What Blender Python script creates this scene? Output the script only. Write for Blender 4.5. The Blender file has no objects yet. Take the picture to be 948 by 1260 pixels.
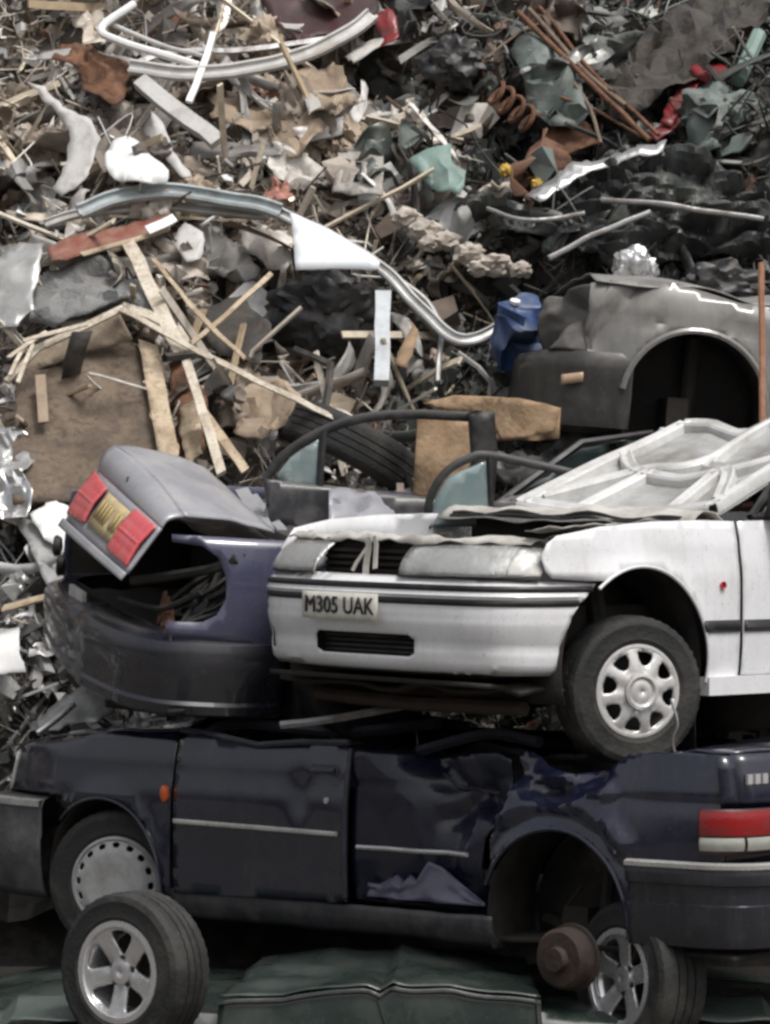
import bpy, bmesh, math, random
from mathutils import Vector, Matrix, noise
from mathutils.geometry import delaunay_2d_cdt

R = math.radians
V = Vector
random.seed(7)
scn = bpy.context.scene
COL = scn.collection

# ------------------------------------------------------------------ camera
CAM_Z, DIST, PPM = 2.9, 15.0, 310.0          # eye height, metres to the y=0 plane, photo pixels per metre there
cd = bpy.data.cameras.new('camera')
cam = bpy.data.objects.new('camera', cd); COL.objects.link(cam)
cam.location = (0, -DIST, CAM_Z)
cam.rotation_euler = (R(90), 0, 0)
cd.sensor_fit = 'VERTICAL'; cd.sensor_height = 24
cd.lens = 24 * DIST / (1260 / PPM)
cd.clip_start = 0.1; cd.clip_end = 3000
scn.camera = cam

# ------------------------------------------------------------------ sky, sun, exposure
SUN_EL, SUN_ROT = 62, 138
w = bpy.data.worlds.new('World'); scn.world = w; w.use_nodes = True
nt = w.node_tree; nt.nodes.clear()
sky = nt.nodes.new('ShaderNodeTexSky'); sky.sky_type = 'NISHITA'; sky.sun_disc = False
sky.sun_elevation = R(SUN_EL); sky.sun_rotation = R(SUN_ROT)
sky.air_density = 1.0; sky.dust_density = 6.0; sky.ozone_density = 0.6
hs = nt.nodes.new('ShaderNodeHueSaturation'); hs.inputs['Saturation'].default_value = 0.22   # cloud cover greys the sky
bg = nt.nodes.new('ShaderNodeBackground'); bg.inputs['Strength'].default_value = 0.11
wo = nt.nodes.new('ShaderNodeOutputWorld')
nt.links.new(sky.outputs[0], hs.inputs['Color']); nt.links.new(hs.outputs[0], bg.inputs[0]); nt.links.new(bg.outputs[0], wo.inputs[0])
sd = bpy.data.lights.new('sun', 'SUN'); sd.energy = 1.5; sd.angle = R(14); sd.color = (1, .965, .92)
sun = bpy.data.objects.new('sun', sd); COL.objects.link(sun)
# towards the sun: behind the camera and to the right, high, veiled by cloud
az = R(SUN_ROT)
to_sun = V((math.sin(az) * math.cos(R(SUN_EL)), math.cos(az) * math.cos(R(SUN_EL)), math.sin(R(SUN_EL))))
sun.rotation_euler = to_sun.to_track_quat('Z', 'Y').to_euler()
scn.view_settings.view_transform = 'Standard'; scn.view_settings.look = 'None'
scn.view_settings.exposure = 0.40; scn.view_settings.gamma = 1
scn.view_settings.use_curve_mapping = False
scn.cycles.filter_width = 2.9
scn.cycles.max_bounces = 6

# ------------------------------------------------------------------ coordinates
def at(px, py, Y):
    """point at depth Y that a pixel of the 948x1260 photograph looks at"""
    s = PPM * DIST / (DIST + Y)
    return V(((px - 474) / s, Y, CAM_Z - (py - 630) / s))

SLOPE, SL0 = 0.80, 1.23                       # the scrap slope: Y = SL0 + SLOPE * Z
def hp(px, py, off=0.15):
    """point on the scrap slope (off metres in front of it)"""
    k = (py - 630) / (PPM * DIST)
    Y = (SL0 + SLOPE * CAM_Z - SLOPE * k * DIST) / (1 + SLOPE * k)
    return at(px, py, Y - off)

def N(p, s=1.0, o=0):
    return noise.noise(V((p[0] * s + o, p[1] * s - o * .7, p[2] * s + o * 1.3)))

def smooth_curve(pts, n=8):
    """Catmull-Rom through the points"""
    P = [V(p) for p in pts]
    if len(P) < 3: return P
    out = []
    for i in range(len(P) - 1):
        a = P[i - 1] if i else P[0] * 2 - P[1]
        b, c = P[i], P[i + 1]
        d = P[i + 2] if i + 2 < len(P) else P[-1] * 2 - P[-2]
        for k in range(n):
            t = k / n
            out.append(.5 * ((2 * b) + (c - a) * t + (2 * a - 5 * b + 4 * c - d) * t * t + (3 * b - a - 3 * c + d) * t ** 3))
    out.append(P[-1])
    return out

# ------------------------------------------------------------------ materials
MATS = {}
def mat(name, col, rough=.5, metal=0, dirt=None, damt=.5, dscale=4, dlo=.42, dhi=.62, coat=0, bump=0, bscale=40, tint=False, rvar=.15, trans=0, spec=.5, dirt2=None, streak=None, speck=None, wire=None):
    m = bpy.data.materials.new(name); m.use_nodes = True
    n = m.node_tree.nodes; L = m.node_tree.links
    b = n['Principled BSDF']
    b.inputs['Roughness'].default_value = rough; b.inputs['Metallic'].default_value = metal
    b.inputs['Coat Weight'].default_value = coat; b.inputs['Coat Roughness'].default_value = .05
    b.inputs['Transmission Weight'].default_value = trans
    b.inputs['Specular IOR Level'].default_value = spec
    tc = n.new('ShaderNodeTexCoord')
    if tint:
        at_ = n.new('ShaderNodeAttribute'); at_.attribute_name = 'tint'
        base = at_.outputs['Color']
    else:
        rgb = n.new('ShaderNodeRGB'); rgb.outputs[0].default_value = (*col, 1); base = rgb.outputs[0]
    no = n.new('ShaderNodeTexNoise'); no.inputs['Scale'].default_value = dscale; no.inputs['Detail'].default_value = 7; no.inputs['Roughness'].default_value = .66
    L.new(tc.outputs['Object'], no.inputs['Vector'])
    if dirt:
        mr = n.new('ShaderNodeMapRange'); mr.inputs['From Min'].default_value = dlo; mr.inputs['From Max'].default_value = dhi; mr.inputs['To Max'].default_value = damt
        L.new(no.outputs['Fac'], mr.inputs['Value'])
        mx = n.new('ShaderNodeMix'); mx.data_type = 'RGBA'
        L.new(mr.outputs[0], mx.inputs['Factor']); L.new(base, mx.inputs['A']); mx.inputs['B'].default_value = (*dirt, 1)
        base = mx.outputs['Result']
    if dirt2:
        n2 = n.new('ShaderNodeTexNoise'); n2.inputs['Scale'].default_value = dscale * 5; n2.inputs['Detail'].default_value = 5; n2.inputs['Roughness'].default_value = .7
        L.new(tc.outputs['Object'], n2.inputs['Vector'])
        mr2 = n.new('ShaderNodeMapRange'); mr2.inputs['From Min'].default_value = .5; mr2.inputs['From Max'].default_value = .68; mr2.inputs['To Max'].default_value = .7
        L.new(n2.outputs['Fac'], mr2.inputs['Value'])
        mx2 = n.new('ShaderNodeMix'); mx2.data_type = 'RGBA'
        L.new(mr2.outputs[0], mx2.inputs['Factor']); L.new(base, mx2.inputs['A']); mx2.inputs['B'].default_value = (*dirt2, 1)
        base = mx2.outputs['Result']
    for kind_, arg in (('streak', streak), ('speck', speck)):
        if not arg: continue
        mp_ = n.new('ShaderNodeMapping'); mp_.inputs['Scale'].default_value = (26, 26, 1.6) if kind_ == 'streak' else (1, 1, 1)
        L.new(tc.outputs['Object'], mp_.inputs['Vector'])
        n3 = n.new('ShaderNodeTexNoise'); n3.inputs['Scale'].default_value = 1 if kind_ == 'streak' else 70; n3.inputs['Detail'].default_value = 4; n3.inputs['Roughness'].default_value = .7
        L.new(mp_.outputs[0], n3.inputs['Vector'])
        r3 = n.new('ShaderNodeMapRange'); r3.inputs['From Min'].default_value = .50 if kind_ == 'streak' else .60; r3.inputs['From Max'].default_value = .72; r3.inputs['To Max'].default_value = arg[1]
        L.new(n3.outputs['Fac'], r3.inputs['Value'])
        m3 = n.new('ShaderNodeMix'); m3.data_type = 'RGBA'
        L.new(r3.outputs[0], m3.inputs['Factor']); L.new(base, m3.inputs['A']); m3.inputs['B'].default_value = (*arg[0], 1)
        base = m3.outputs['Result']
    L.new(base, b.inputs['Base Color'])
    if rvar:
        mr = n.new('ShaderNodeMapRange'); mr.inputs['From Min'].default_value = .35; mr.inputs['From Max'].default_value = .65
        mr.inputs['To Min'].default_value = max(.03, rough - rvar); mr.inputs['To Max'].default_value = min(1, rough + rvar)
        L.new(no.outputs['Fac'], mr.inputs['Value']); L.new(mr.outputs[0], b.inputs['Roughness'])
    if bump:
        nb = n.new('ShaderNodeTexNoise'); nb.inputs['Scale'].default_value = bscale; nb.inputs['Detail'].default_value = 4
        L.new(tc.outputs['Object'], nb.inputs['Vector'])
        bp = n.new('ShaderNodeBump'); bp.inputs['Strength'].default_value = bump; bp.inputs['Distance'].default_value = .02
        L.new(nb.outputs['Fac'], bp.inputs['Height']); L.new(bp.outputs[0], b.inputs['Normal'])
    MATS[name] = m
    return m

DUST = (.30, .27, .23); MUD = (.10, .085, .07)
mat('white_paint', (.75, .755, .775), .32, 0, (.44, .42, .39), .5, 1.8, .48, .78, .5, .02, 5, streak=((.40, .38, .35), .18), speck=((.24, .21, .18), .6))
mat('white_inner', (.56, .54, .50), .6, 0, (.20, .18, .16), .75, 4, .42, .68, 0, .2, 14)
mat('navy_paint', (.0065, .008, .023), .22, 0, (.055, .052, .054), .28, 3, .52, .8, .9, .02, 5, streak=((.08, .075, .072), .12), speck=((.12, .11, .10), .3))
mat('navy_scuffed', (.045, .046, .062), .5, 0, (.02, .02, .03), .7, 6, .42, .62, .1, .15, 14)
mat('violet_paint', (.062, .064, .112), .28, 0, (.16, .15, .15), .3, 3, .5, .76, .8, .02, 6, streak=((.14, .13, .125), .15), speck=((.2, .19, .17), .4))
mat('faded_violet_paint', (.27, .272, .30), .46, 0, (.37, .365, .36), .6, 4, .42, .66, .2, .03, 9, streak=((.16, .155, .15), .3), speck=((.12, .11, .1), .45))
mat('taupe_paint', (.15, .145, .135), .30, 0, (.25, .23, .21), .45, 3, .47, .72, .6, .03, 6, streak=((.07, .062, .055), .35), speck=((.07, .06, .05), .6))
mat('green_paint', (.020, .030, .026), .30, 0, (.10, .11, .10), .5, 3, .46, .72, .5, .05, 8, speck=((.14, .14, .13), .5))
mat('bumper_grey', (.040, .040, .046), .5, 0, (.14, .13, .125), .6, 5, .46, .7, 0, .12, 22, streak=((.14, .13, .12), .3), speck=((.16, .15, .14), .5))
mat('bumper_violet', (.013, .0135, .022), .30, 0, (.075, .07, .068), .4, 2.2, .5, .76, .7, .02, 12, speck=((.15, .14, .13), .4))
mat('taupe_bumper', (.045, .043, .040), .42, 0, (.13, .12, .11), .55, 5, .46, .68, .2, .08, 14, speck=((.18, .17, .15), .5))
mat('rod_brown', (.19, .14, .105), .8, .1, (.10, .065, .045), .7, 9, .42, .64, 0, .3, 35)
mat('torn_violet', (.10, .098, .15), .35, 0, (.05, .05, .07), .6, 6, .42, .64, .3, .05, 10, speck=((.2, .19, .18), .4))
mat('post_white', (.50, .54, .57), .5, 0, (.30, .30, .3), .7, 7, .42, .64, 0, .1, 12)
mat('rack_grey', (.34, .32, .29), .6, 0, (.16, .14, .12), .7, 8, .42, .62, 0, .2, 25)
mat('rib_pale', (.60, .60, .595), .42, 0, (.26, .245, .22), .7, 4, .42, .68, .25, .06, 14, speck=((.2, .18, .16), .5))  # ribs paler than the panel: relief contrast put into the colour
mat('lamp_dim', (.33, .34, .30), .2, 0, (.2, .19, .17), .6, 10, .45, .7, .6, .1, 60)
mat('lamp_deep_red', (.26, .008, .010), .2, 0, (.1, .04, .035), .5, 12, .5, .7, .6, .1, 80)
mat('lamp_peach', (.42, .29, .19), .3, 0, (.25, .19, .13), .5, 12, coat=.5)
mat('bumper_navy', (.013, .0135, .020), .4, 0, (.08, .075, .072), .4, 4, .5, .76, .3, .06, 18, streak=((.09, .085, .08), .2), speck=((.13, .12, .11), .4))
mat('hulk_metal', (.045, .050, .048), .48, .15, (.13, .13, .115), .65, 5, .45, .68, 0, .2, 18, speck=((.2, .18, .16), .5))
mat('lamp_blush', (.60, .56, .52), .14, 0, (.45, .40, .36), .5, 8, .45, .7, .9, .35, 55)
mat('navy_darkened', (.005, .0065, .020), .34, 0, (.045, .042, .045), .3, 4, .5, .76, .3, .03, 8, speck=((.10, .09, .085), .35))  # same navy paint, darker and duller: caved-in door's shade put into its colour
mat('lamp_reflector', (.72, .72, .70), .22, .6, (.45, .42, .38), .5, 7, .45, .7, 0, .5, 40)
mat('clear_lens', (.93, .94, .93), .06, 0, (.7, .68, .64), .4, 7, .5, .7, .3, .25, 90, trans=.85, rvar=.04)
mat('taupe_shaded', (.085, .08, .075), .5, 0, (.2, .18, .16), .6, 6, .45, .66, .1, .15, 12)  # grey car's paint darkened for its nose corner turned from the light
mat('taupe_lit', (.24, .235, .225), .5, 0, (.14, .13, .12), .6, 5, .45, .66, .1, .12, 10)  # same grey paint made paler for the bonnet, lit from above
mat('green_pale', (.06, .08, .07), .5, 0, (.03, .036, .032), .6, 6, .42, .64, .1, .15, 10, speck=((.15, .15, .14), .5))  # paler green for the buckled top panels
mat('door_dark', (.035, .035, .04), .45, 0, (.15, .14, .13), .6, 6, .45, .66, .1, .1, 10)
mat('plaster', (.52, .47, .41), .9, 0, (.24, .2, .17), .7, 8, .42, .62, 0, .5, 30)
mat('wood_crate_top', (.32, .26, .19), .85, 0, (.16, .12, .09), .6, 8, .42, .62, 0, .4, 30)
mat('bonnet_inner', (.42, .42, .41), .5, .1, (.15, .14, .125), .8, 3.5, .42, .66, .1, .12, 14, speck=((.16, .14, .12), .5))  # underside panel kept darker than its ribs for relief contrast
mat('bumper_pale', (.055, .055, .06), .6, 0, (.15, .145, .14), .6, 9, .42, .66, .1, .2, 30, speck=((.2, .19, .18), .6))
mat('black_plastic', (.012, .012, .012), .5, 0, (.08, .075, .07), .5, 7, .48, .7)
mat('underbody', (.012, .011, .010), .85, 0, (.04, .032, .026), .8, 9, .42, .62, 0, .3, 25)
mat('rubber', (.014, .014, .014), .75, 0, (.075, .07, .062), .7, 6, .45, .68, 0, .25, 60)
mat('wheel_silver', (.62, .61, .60), .38, .35, (.25, .22, .19), .6, 9, .48, .68)
mat('cap_grey', (.42, .42, .42), .5, .1, (.2, .18, .16), .6, 9, .45, .66)
mat('alloy', (.68, .68, .69), .28, .7, (.25, .23, .21), .5, 9, .48, .7)
mat('steel', (.33, .33, .33), .45, .6, (.12, .08, .055), .7, 7, .45, .65, 0, .2, 25)
mat('bright_trim', (.62, .62, .60), .3, .5, (.3, .28, .26), .5, 12)
mat('brake_rust', (.030, .022, .018), .85, .1, (.065, .040, .028), .8, 8, .42, .6, 0, .3, 30)
mat('lamp_clear', (.66, .66, .64), .14, 0, (.48, .46, .42), .5, 8, .45, .7, .9, .35, 55)
mat('lamp_red', (.50, .015, .02), .22, 0, (.3, .12, .12), .35, 12, .5, .7, .7, .1, 80)
mat('lamp_pink', (.62, .085, .10), .3, 0, (.5, .2, .2), .5, 12, .45, .7, .4, .1, 80)
mat('lamp_amber', (.62, .11, .02), .25, 0, None, coat=.6)
mat('lamp_cream', (.70, .62, .50), .3, 0, (.4, .33, .25), .5, 14, coat=.5)
mat('plate_white', (.74, .73, .66), .45, 0, (.4, .36, .3), .5, 9)
mat('plate_yellow', (.55, .43, .22), .5, 0, (.36, .30, .21), .8, 14, .4, .62)
mat('glyph_black', (.015, .015, .015), .5)
mat('smudge', (.42, .32, .14), .6)
mat('badge', (.75, .75, .75), .25, .6)
mat('window_glass', (.055, .085, .085), .07, 0, (.2, .22, .2), .45, 6, .45, .7, spec=.9)
mat('dusty_glass', (.16, .22, .225), .16, 0, (.30, .32, .3), .5, 6, .42, .66, spec=.8)
mat('wood_pale', (0.52, 0.42, 0.3), .78, 0, (0.24, 0.17, 0.11), .75, 6, .42, .64, 0, .35, 45, dirt2=(0.192, 0.136, 0.08800000000000001), speck=((.14, .10, .07), .6))
mat('wood_bleached', (0.64, 0.58, 0.48), .78, 0, (0.34, 0.27, 0.2), .75, 6, .42, .64, 0, .35, 45, dirt2=(0.272, 0.21600000000000003, 0.16000000000000003), speck=((.14, .10, .07), .6))
mat('wood_brown_shaded', (.085, .06, .042), .85, 0, (.20, .155, .115), .75, 5, .40, .62, 0, .4, 30, dirt2=(.04, .03, .024), speck=((.25, .2, .15), .5))  # brown crate side, its colour darkened with the shade under the top
mat('board_orange', (.34, .225, .13), .85, 0, (.17, .115, .075), .75, 7, .42, .62, 0, .3, 40, dirt2=(.36, .28, .19), speck=((.10, .07, .05), .6))
mat('redboard', (.20, .06, .04), .75, 0, (.30, .2, .15), .7, 9, .42, .62, 0, .3, 30)
mat('fabric_grey', (.16, .165, .165), .95, 0, (.27, .26, .25), .7, 6, .42, .64, 0, .6, 60)
mat('plastic_white', (.80, .80, .79), .45, 0, (.55, .52, .48), .5, 6, .5, .7)
mat('plastic_pale', (.52, .51, .49), .55, 0, (.28, .25, .22), .6, 7, .44, .64, 0, .15, 25)
mat('plastic_bluegrey', (.40, .45, .46), .5, 0, (.22, .21, .2), .6, 8, .44, .64)
mat('sheet_white', (.78, .81, .84), .4, 0, (.55, .56, .57), .5, 5, .48, .7, .2, .1, 8)
mat('mint', (.19, .28, .25), .6, 0, (.16, .19, .175), .7, 9, .42, .62, 0, .2, 20)
mat('blue_plastic', (.022, .05, .14), .5, 0, (.15, .17, .22), .6, 7, .46, .66)
mat('red_scrap', (.22, .018, .02), .5, 0, (.07, .03, .03), .7, 9, .44, .62, .2, .2, 20)
mat('maroon', (.055, .018, .018), .5, 0, (.02, .015, .015), .7, 6)
mat('salmon', (.42, .19, .15), .75, 0, (.30, .17, .13), .7, 14, .42, .62)
mat('yellow_bit', (.62, .42, .05), .55, 0, (.3, .2, .1), .5, 14)
mat('rust', (.16, .075, .04), .85, .1, (.07, .04, .03), .8, 8, .42, .6, 0, .4, 35, dirt2=(.25, .13, .07))
mat('rust_pole', (.20, .085, .045), .8, .1, (.32, .2, .13), .6, 10, .44, .64, 0, .3, 35)
mat('tan_card', (.34, .265, .19), .9, 0, (.22, .17, .13), .7, 8, .42, .62, 0, .3, 30)
mat('foil', (.62, .62, .62), .35, .75, (.25, .24, .23), .6, 9, .44, .66, 0, .2, 20)
mat('silver_sheet', (.46, .46, .45), .42, .5, (.2, .19, .18), .6, 7, .44, .66, 0, .15, 15)
mat('grey_green', (.10, .125, .115), .6, .1, (.2, .2, .18), .6, 7, .44, .64, 0, .3, 25)
mat('dark_metal', (.035, .035, .037), .5, .3, (.13, .12, .11), .7, 6, .45, .66, 0, .3, 18)
mat('dark_slab', (.032, .029, .026), .8, 0, (.085, .072, .06), .8, 7, .42, .62, 0, .5, 30)
mat('scrap_tint', (1, 1, 1), .6, .05, (.17, .145, .12), .5, 9, .46, .68, 0, .2, 25, tint=True)
mat('scrap_shiny', (1, 1, 1), .38, .55, (.13, .11, .09), .55, 9, .46, .68, 0, .2, 25, tint=True)
mat('mound', (.035, .030, .026), .95, 0, (.10, .085, .07), .7, 6, .42, .62, 0, .6, 20)
mat('ground', (.11, .098, .083), .95, 0, (.06, .052, .045), .8, .8, .42, .6, 0, .5, 9)

# ------------------------------------------------------------------ mesh building
class MB:
    def __init__(s):
        s.v, s.f, s.mi, s.t, s.sm = [], [], [], [], []
    def add(s, vs, fs, mi=0, tint=(1, 1, 1), smooth=True, M=None):
        o = len(s.v)
        s.v.extend((M @ V(p)) if M is not None else V(p) for p in vs)
        for f in fs:
            s.f.append(tuple(i + o for i in f)); s.mi.append(mi); s.t.append(tint); s.sm.append(smooth)
        return s
    def grid(s, fn, nu, nv, mi=0, tint=(1, 1, 1), smooth=True, M=None, closed=False):
        vs = [fn(i / nu, j / nv) for i in range(nu + 1) for j in range(nv + 1)]
        k = nv + 1
        fs = [(i * k + j, (i + 1) * k + j, (i + 1) * k + j + 1, i * k + j + 1) for i in range(nu) for j in range(nv)]
        return s.add(vs, fs, mi, tint, smooth, M)
    def tube(s, pts, r, n=8, mi=0, tint=(1, 1, 1), M=None, sq=1.0, up=None):
        pts = [V(p) for p in pts]
        rr = r if isinstance(r, (list, tuple)) else [r] * len(pts)
        vs = []; prev = up
        for i, p in enumerate(pts):
            t = (pts[min(i + 1, len(pts) - 1)] - pts[max(i - 1, 0)])
            t = t.normalized() if t.length > 1e-9 else V((0, 0, 1))
            a = V((0, 0, 1)) if abs(t.z) < .9 else V((1, 0, 0))
            if prev is not None: a = prev
            x = (a - t * a.dot(t))
            x = x.normalized() if x.length > 1e-6 else t.orthogonal().normalized()
            prev = x
            y = t.cross(x)
            for k in range(n):
                an = 2 * math.pi * (k + .5) / n
                vs.append(p + x * math.cos(an) * rr[i] + y * math.sin(an) * rr[i] * sq)
        fs = []
        for i in range(len(pts) - 1):
            for k in range(n):
                fs.append((i * n + k, i * n + (k + 1) % n, (i + 1) * n + (k + 1) % n, (i + 1) * n + k))
        fs.append(tuple(reversed(range(n)))); fs.append(tuple((len(pts) - 1) * n + k for k in range(n)))
        return s.add(vs, fs, mi, tint, n > 5, M)
    def box(s, c, size, M=None, mi=0, tint=(1, 1, 1), taper=1.0):
        x, y, z = (q / 2 for q in size); c = V(c)
        vs = [c + V((a * x * (taper if e > 0 else 1), b * y * (taper if e > 0 else 1), e * z)) for a in (-1, 1) for b in (-1, 1) for e in (-1, 1)]
        fs = [(0, 1, 3, 2), (4, 6, 7, 5), (0, 4, 5, 1), (2, 3, 7, 6), (0, 2, 6, 4), (1, 5, 7, 3)]
        return s.add(vs, fs, mi, tint, False, M)
    def bar(s, a, b, wd, th, side=None, mi=0, tint=(1, 1, 1), seg=1, wob=0):
        """a board from a to b"""
        a, b = V(a), V(b); d = (b - a).normalized()
        sd = V(side) if side is not None else V((0, -1, .4)).cross(d)
        sd = (sd - d * sd.dot(d)).normalized(); nn = d.cross(sd)
        vs = []
        for i in range(seg + 1):
            p = a.lerp(b, i / seg)
            j = V((N(p, 9, 1), N(p, 9, 2), N(p, 9, 3))) * wob
            for (u, q) in ((-1, -1), (1, -1), (1, 1), (-1, 1)):
                vs.append(p + j + sd * u * wd / 2 + nn * q * th / 2)
        fs = [(0, 3, 2, 1), tuple(seg * 4 + k for k in range(4))]
        for i in range(seg):
            for k in range(4):
                fs.append((i * 4 + k, i * 4 + (k + 1) % 4, i * 4 + 4 + (k + 1) % 4, i * 4 + 4 + k))
        return s.add(vs, fs, mi, tint, False)
    def lathe(s, prof, n=48, mi=0, M=None, tint=(1, 1, 1), mis=None):
        """profile of (radius, y) turned round the y axis"""
        k = len(prof); vs = []
        for i in range(n):
            a = 2 * math.pi * i / n
            for (r, y) in prof: vs.append(V((r * math.cos(a), y, r * math.sin(a))))
        for j in range(k - 1):
            fs = []
            for i in range(n):
                q = ((i + 1) % n) * k
                fs.append((i * k + j, i * k + j + 1, q + j + 1, q + j))
            o = len(s.v) if j == 0 else o
            if j == 0: s.v.extend((M @ p) if M is not None else p for p in vs)
            for f in fs:
                s.f.append(tuple(x + o for x in f)); s.mi.append(mis[j] if mis else mi); s.t.append(tint); s.sm.append(True)
        return s
    def panel(s, outline, fn, holes=(), res=.05, mi=0, mif=None, smooth=True, tint=(1, 1, 1), M=None):
        """fill a 2-D outline (with holes) by a fine mesh and lay it on the surface fn(u, v)"""
        def dens(poly):
            out = []
            for i, a in enumerate(poly):
                b = poly[(i + 1) % len(poly)]
                k = max(1, int(math.hypot(b[0] - a[0], b[1] - a[1]) / res))
                out += [(a[0] + (b[0] - a[0]) * j / k, a[1] + (b[1] - a[1]) * j / k) for j in range(k)]
            return out
        def inside(p, poly):
            c = False; j = len(poly) - 1
            for i in range(len(poly)):
                (xi, yi), (xj, yj) = poly[i], poly[j]
                if (yi > p[1]) != (yj > p[1]) and p[0] < (xj - xi) * (p[1] - yi) / (yj - yi) + xi: c = not c
                j = i
            return c
        O = dens(outline); H = [dens(h) for h in holes]
        pts = [V(p) for p in O]; edges = [(i, (i + 1) % len(O)) for i in range(len(O))]
        for h in H:
            o = len(pts); pts += [V(p) for p in h]; edges += [(o + i, o + (i + 1) % len(h)) for i in range(len(h))]
        x0, x1 = min(p[0] for p in O), max(p[0] for p in O); y0, y1 = min(p[1] for p in O), max(p[1] for p in O)
        bnd = list(pts)
        nx, ny = int((x1 - x0) / res), int((y1 - y0) / res)
        for i in range(nx + 1):
            for j in range(ny + 1):
                p = (x0 + (i + .5 + (.5 if j % 2 else 0) * .6) * res, y0 + (j + .5) * res)
                if inside(p, O) and not any(inside(p, h) for h in H):
                    if all((p[0] - q[0]) ** 2 + (p[1] - q[1]) ** 2 > (res * .45) ** 2 for q in bnd):
                        pts.append(V(p))
        vo, _, fo, *_ = delaunay_2d_cdt(pts, edges, [], 0, 1e-5)
        keep = []; mm = []
        for f in fo:
            c = (sum(vo[i][0] for i in f) / len(f), sum(vo[i][1] for i in f) / len(f))
            if inside(c, O) and not any(inside(c, h) for h in H):
                keep.append(tuple(f)); mm.append(mif(c) if mif else mi)
        used = sorted({i for f in keep for i in f}); mp = {a: b for b, a in enumerate(used)}
        o = len(s.v)
        for i in used:
            p = V(fn(vo[i][0], vo[i][1])); s.v.append((M @ p) if M is not None else p)
        for f, m in zip(keep, mm):
            s.f.append(tuple(mp[i] + o for i in f)); s.mi.append(m); s.t.append(tint); s.sm.append(smooth)
        return s
    def text(s, txt, size, M, mi=0, width=None):
        cu = bpy.data.curves.new('glyphs', 'FONT'); cu.body = txt; cu.size = size; cu.align_x = 'CENTER'; cu.align_y = 'CENTER'; cu.extrude = .0015; cu.resolution_u = 3
        ob = bpy.data.objects.new('glyphs', cu); COL.objects.link(ob)
        dg = bpy.context.evaluated_depsgraph_get(); me = ob.evaluated_get(dg).to_mesh()
        vs = [v.co.copy() for v in me.vertices]; fs = [tuple(p.vertices) for p in me.polygons]
        if width and vs:
            ww = max(v.x for v in vs) - min(v.x for v in vs)
            for v in vs: v.x *= width / ww
        s.add(vs, fs, mi, smooth=False, M=M)
        ob.evaluated_get(dg).to_mesh_clear()
        bpy.data.objects.remove(ob); bpy.data.curves.remove(cu)
        return s
    def build(s, name, mats, parent=None, solid=0, sharp=40, sub=0, origin=None):
        me = bpy.data.meshes.new(name)
        vs = s.v
        if origin is not None: vs = [p - origin for p in vs]
        me.from_pydata([tuple(p) for p in vs], [], s.f)
        if isinstance(mats, str): mats = [mats]
        for m in mats: me.materials.append(MATS[m])
        me.polygons.foreach_set('material_index', s.mi)
        me.polygons.foreach_set('use_smooth', s.sm)
        if any(m.startswith('scrap_') for m in mats):
            ca = me.color_attributes.new('tint', 'FLOAT_COLOR', 'CORNER')
            buf = []
            for f, t in zip(s.f, s.t): buf += [t[0], t[1], t[2], 1.0] * len(f)
            ca.data.foreach_set('color', buf)
        me.update()
        if sharp: me.set_sharp_from_angle(angle=R(sharp))
        o = bpy.data.objects.new(name, me); COL.objects.link(o)
        if origin is not None: o.location = origin
        if parent is not None: o.parent = parent
        if solid:
            md = o.modifiers.new('thick', 'SOLIDIFY'); md.thickness = solid; md.offset = 0
        if sub:
            md = o.modifiers.new('sub', 'SUBSURF'); md.levels = sub; md.render_levels = sub
        return o

def tag(o, label, cat, group=None, kind=None):
    o['label'] = label
    if cat: o['category'] = cat
    if group: o['group'] = group
    o['kind'] = kind or 'thing'
    return o

def thing(name, label, cat, M=None, group=None):
    o = bpy.data.objects.new(name, None); COL.objects.link(o); o.empty_display_size = .2
    if M is not None: o.matrix_world = M
    return tag(o, label, cat, group)

def copy_tree(o, parent=None):
    c = o.copy(); COL.objects.link(c)
    if parent is not None: c.parent = parent
    for ch in list(o.children): copy_tree(ch, c)
    return c

def arc(cx, cz, r, a0, a1, n=14):
    return [(cx + r * math.cos(R(a0 + (a1 - a0) * i / n)), cz + r * math.sin(R(a0 + (a1 - a0) * i / n))) for i in range(n + 1)]

def frame_from_axis(c, axis, spin=0):
    """matrix whose +y is axis, z kept upright"""
    y = V(axis).normalized(); x = y.cross(V((0, 0, 1))).normalized(); z = x.cross(y)
    M = Matrix((x, y, z)).transposed().to_4x4(); M.translation = V(c)
    return M @ Matrix.Rotation(spin, 4, 'Y')

# ------------------------------------------------------------------ ground and scrap slope
mb = MB(); mb.grid(lambda u, v: V(((u - .5) * 1600, -200 + v * 1600, .0)), 60, 60)
g = mb.build('ground', 'ground'); g['kind'] = 'structure'

VOIDS = []                                    # hollows in the heap: x, z, radius, depth
for a, b, rr_, dd in ((30, 60, .35, .4), (395, 25, .45, .4), (265, 165, .22, .3), (400, 400, .38, .45), (520, 110, .3, .35), (40, 215, .22, .3), (640, 165, .25, .3), (470, 60, .22, .3), (300, 330, .18, .25), (760, 165, .3, .3), (880, 60, .3, .25), (300, 395, .2, .3), (30, 690, .2, .3), (560, 360, .25, .35)):
    q_ = hp(a, b, 0); VOIDS.append((q_.x, q_.z, rr_, dd))

def slope_point(x, z):
    y = SL0 + SLOPE * z
    p = V((x, y, z))
    d = .34 * N(p, 1.1, 3) + .22 * N(p, 2.7, 9) + .08 * N(p, 6, 5)
    for vx, vz, vr, vd in VOIDS: d -= vd * math.exp(-((x - vx) ** 2 + (z - vz) ** 2) / vr ** 2)
    return p + V((0, -.78, .62)) * d

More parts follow.
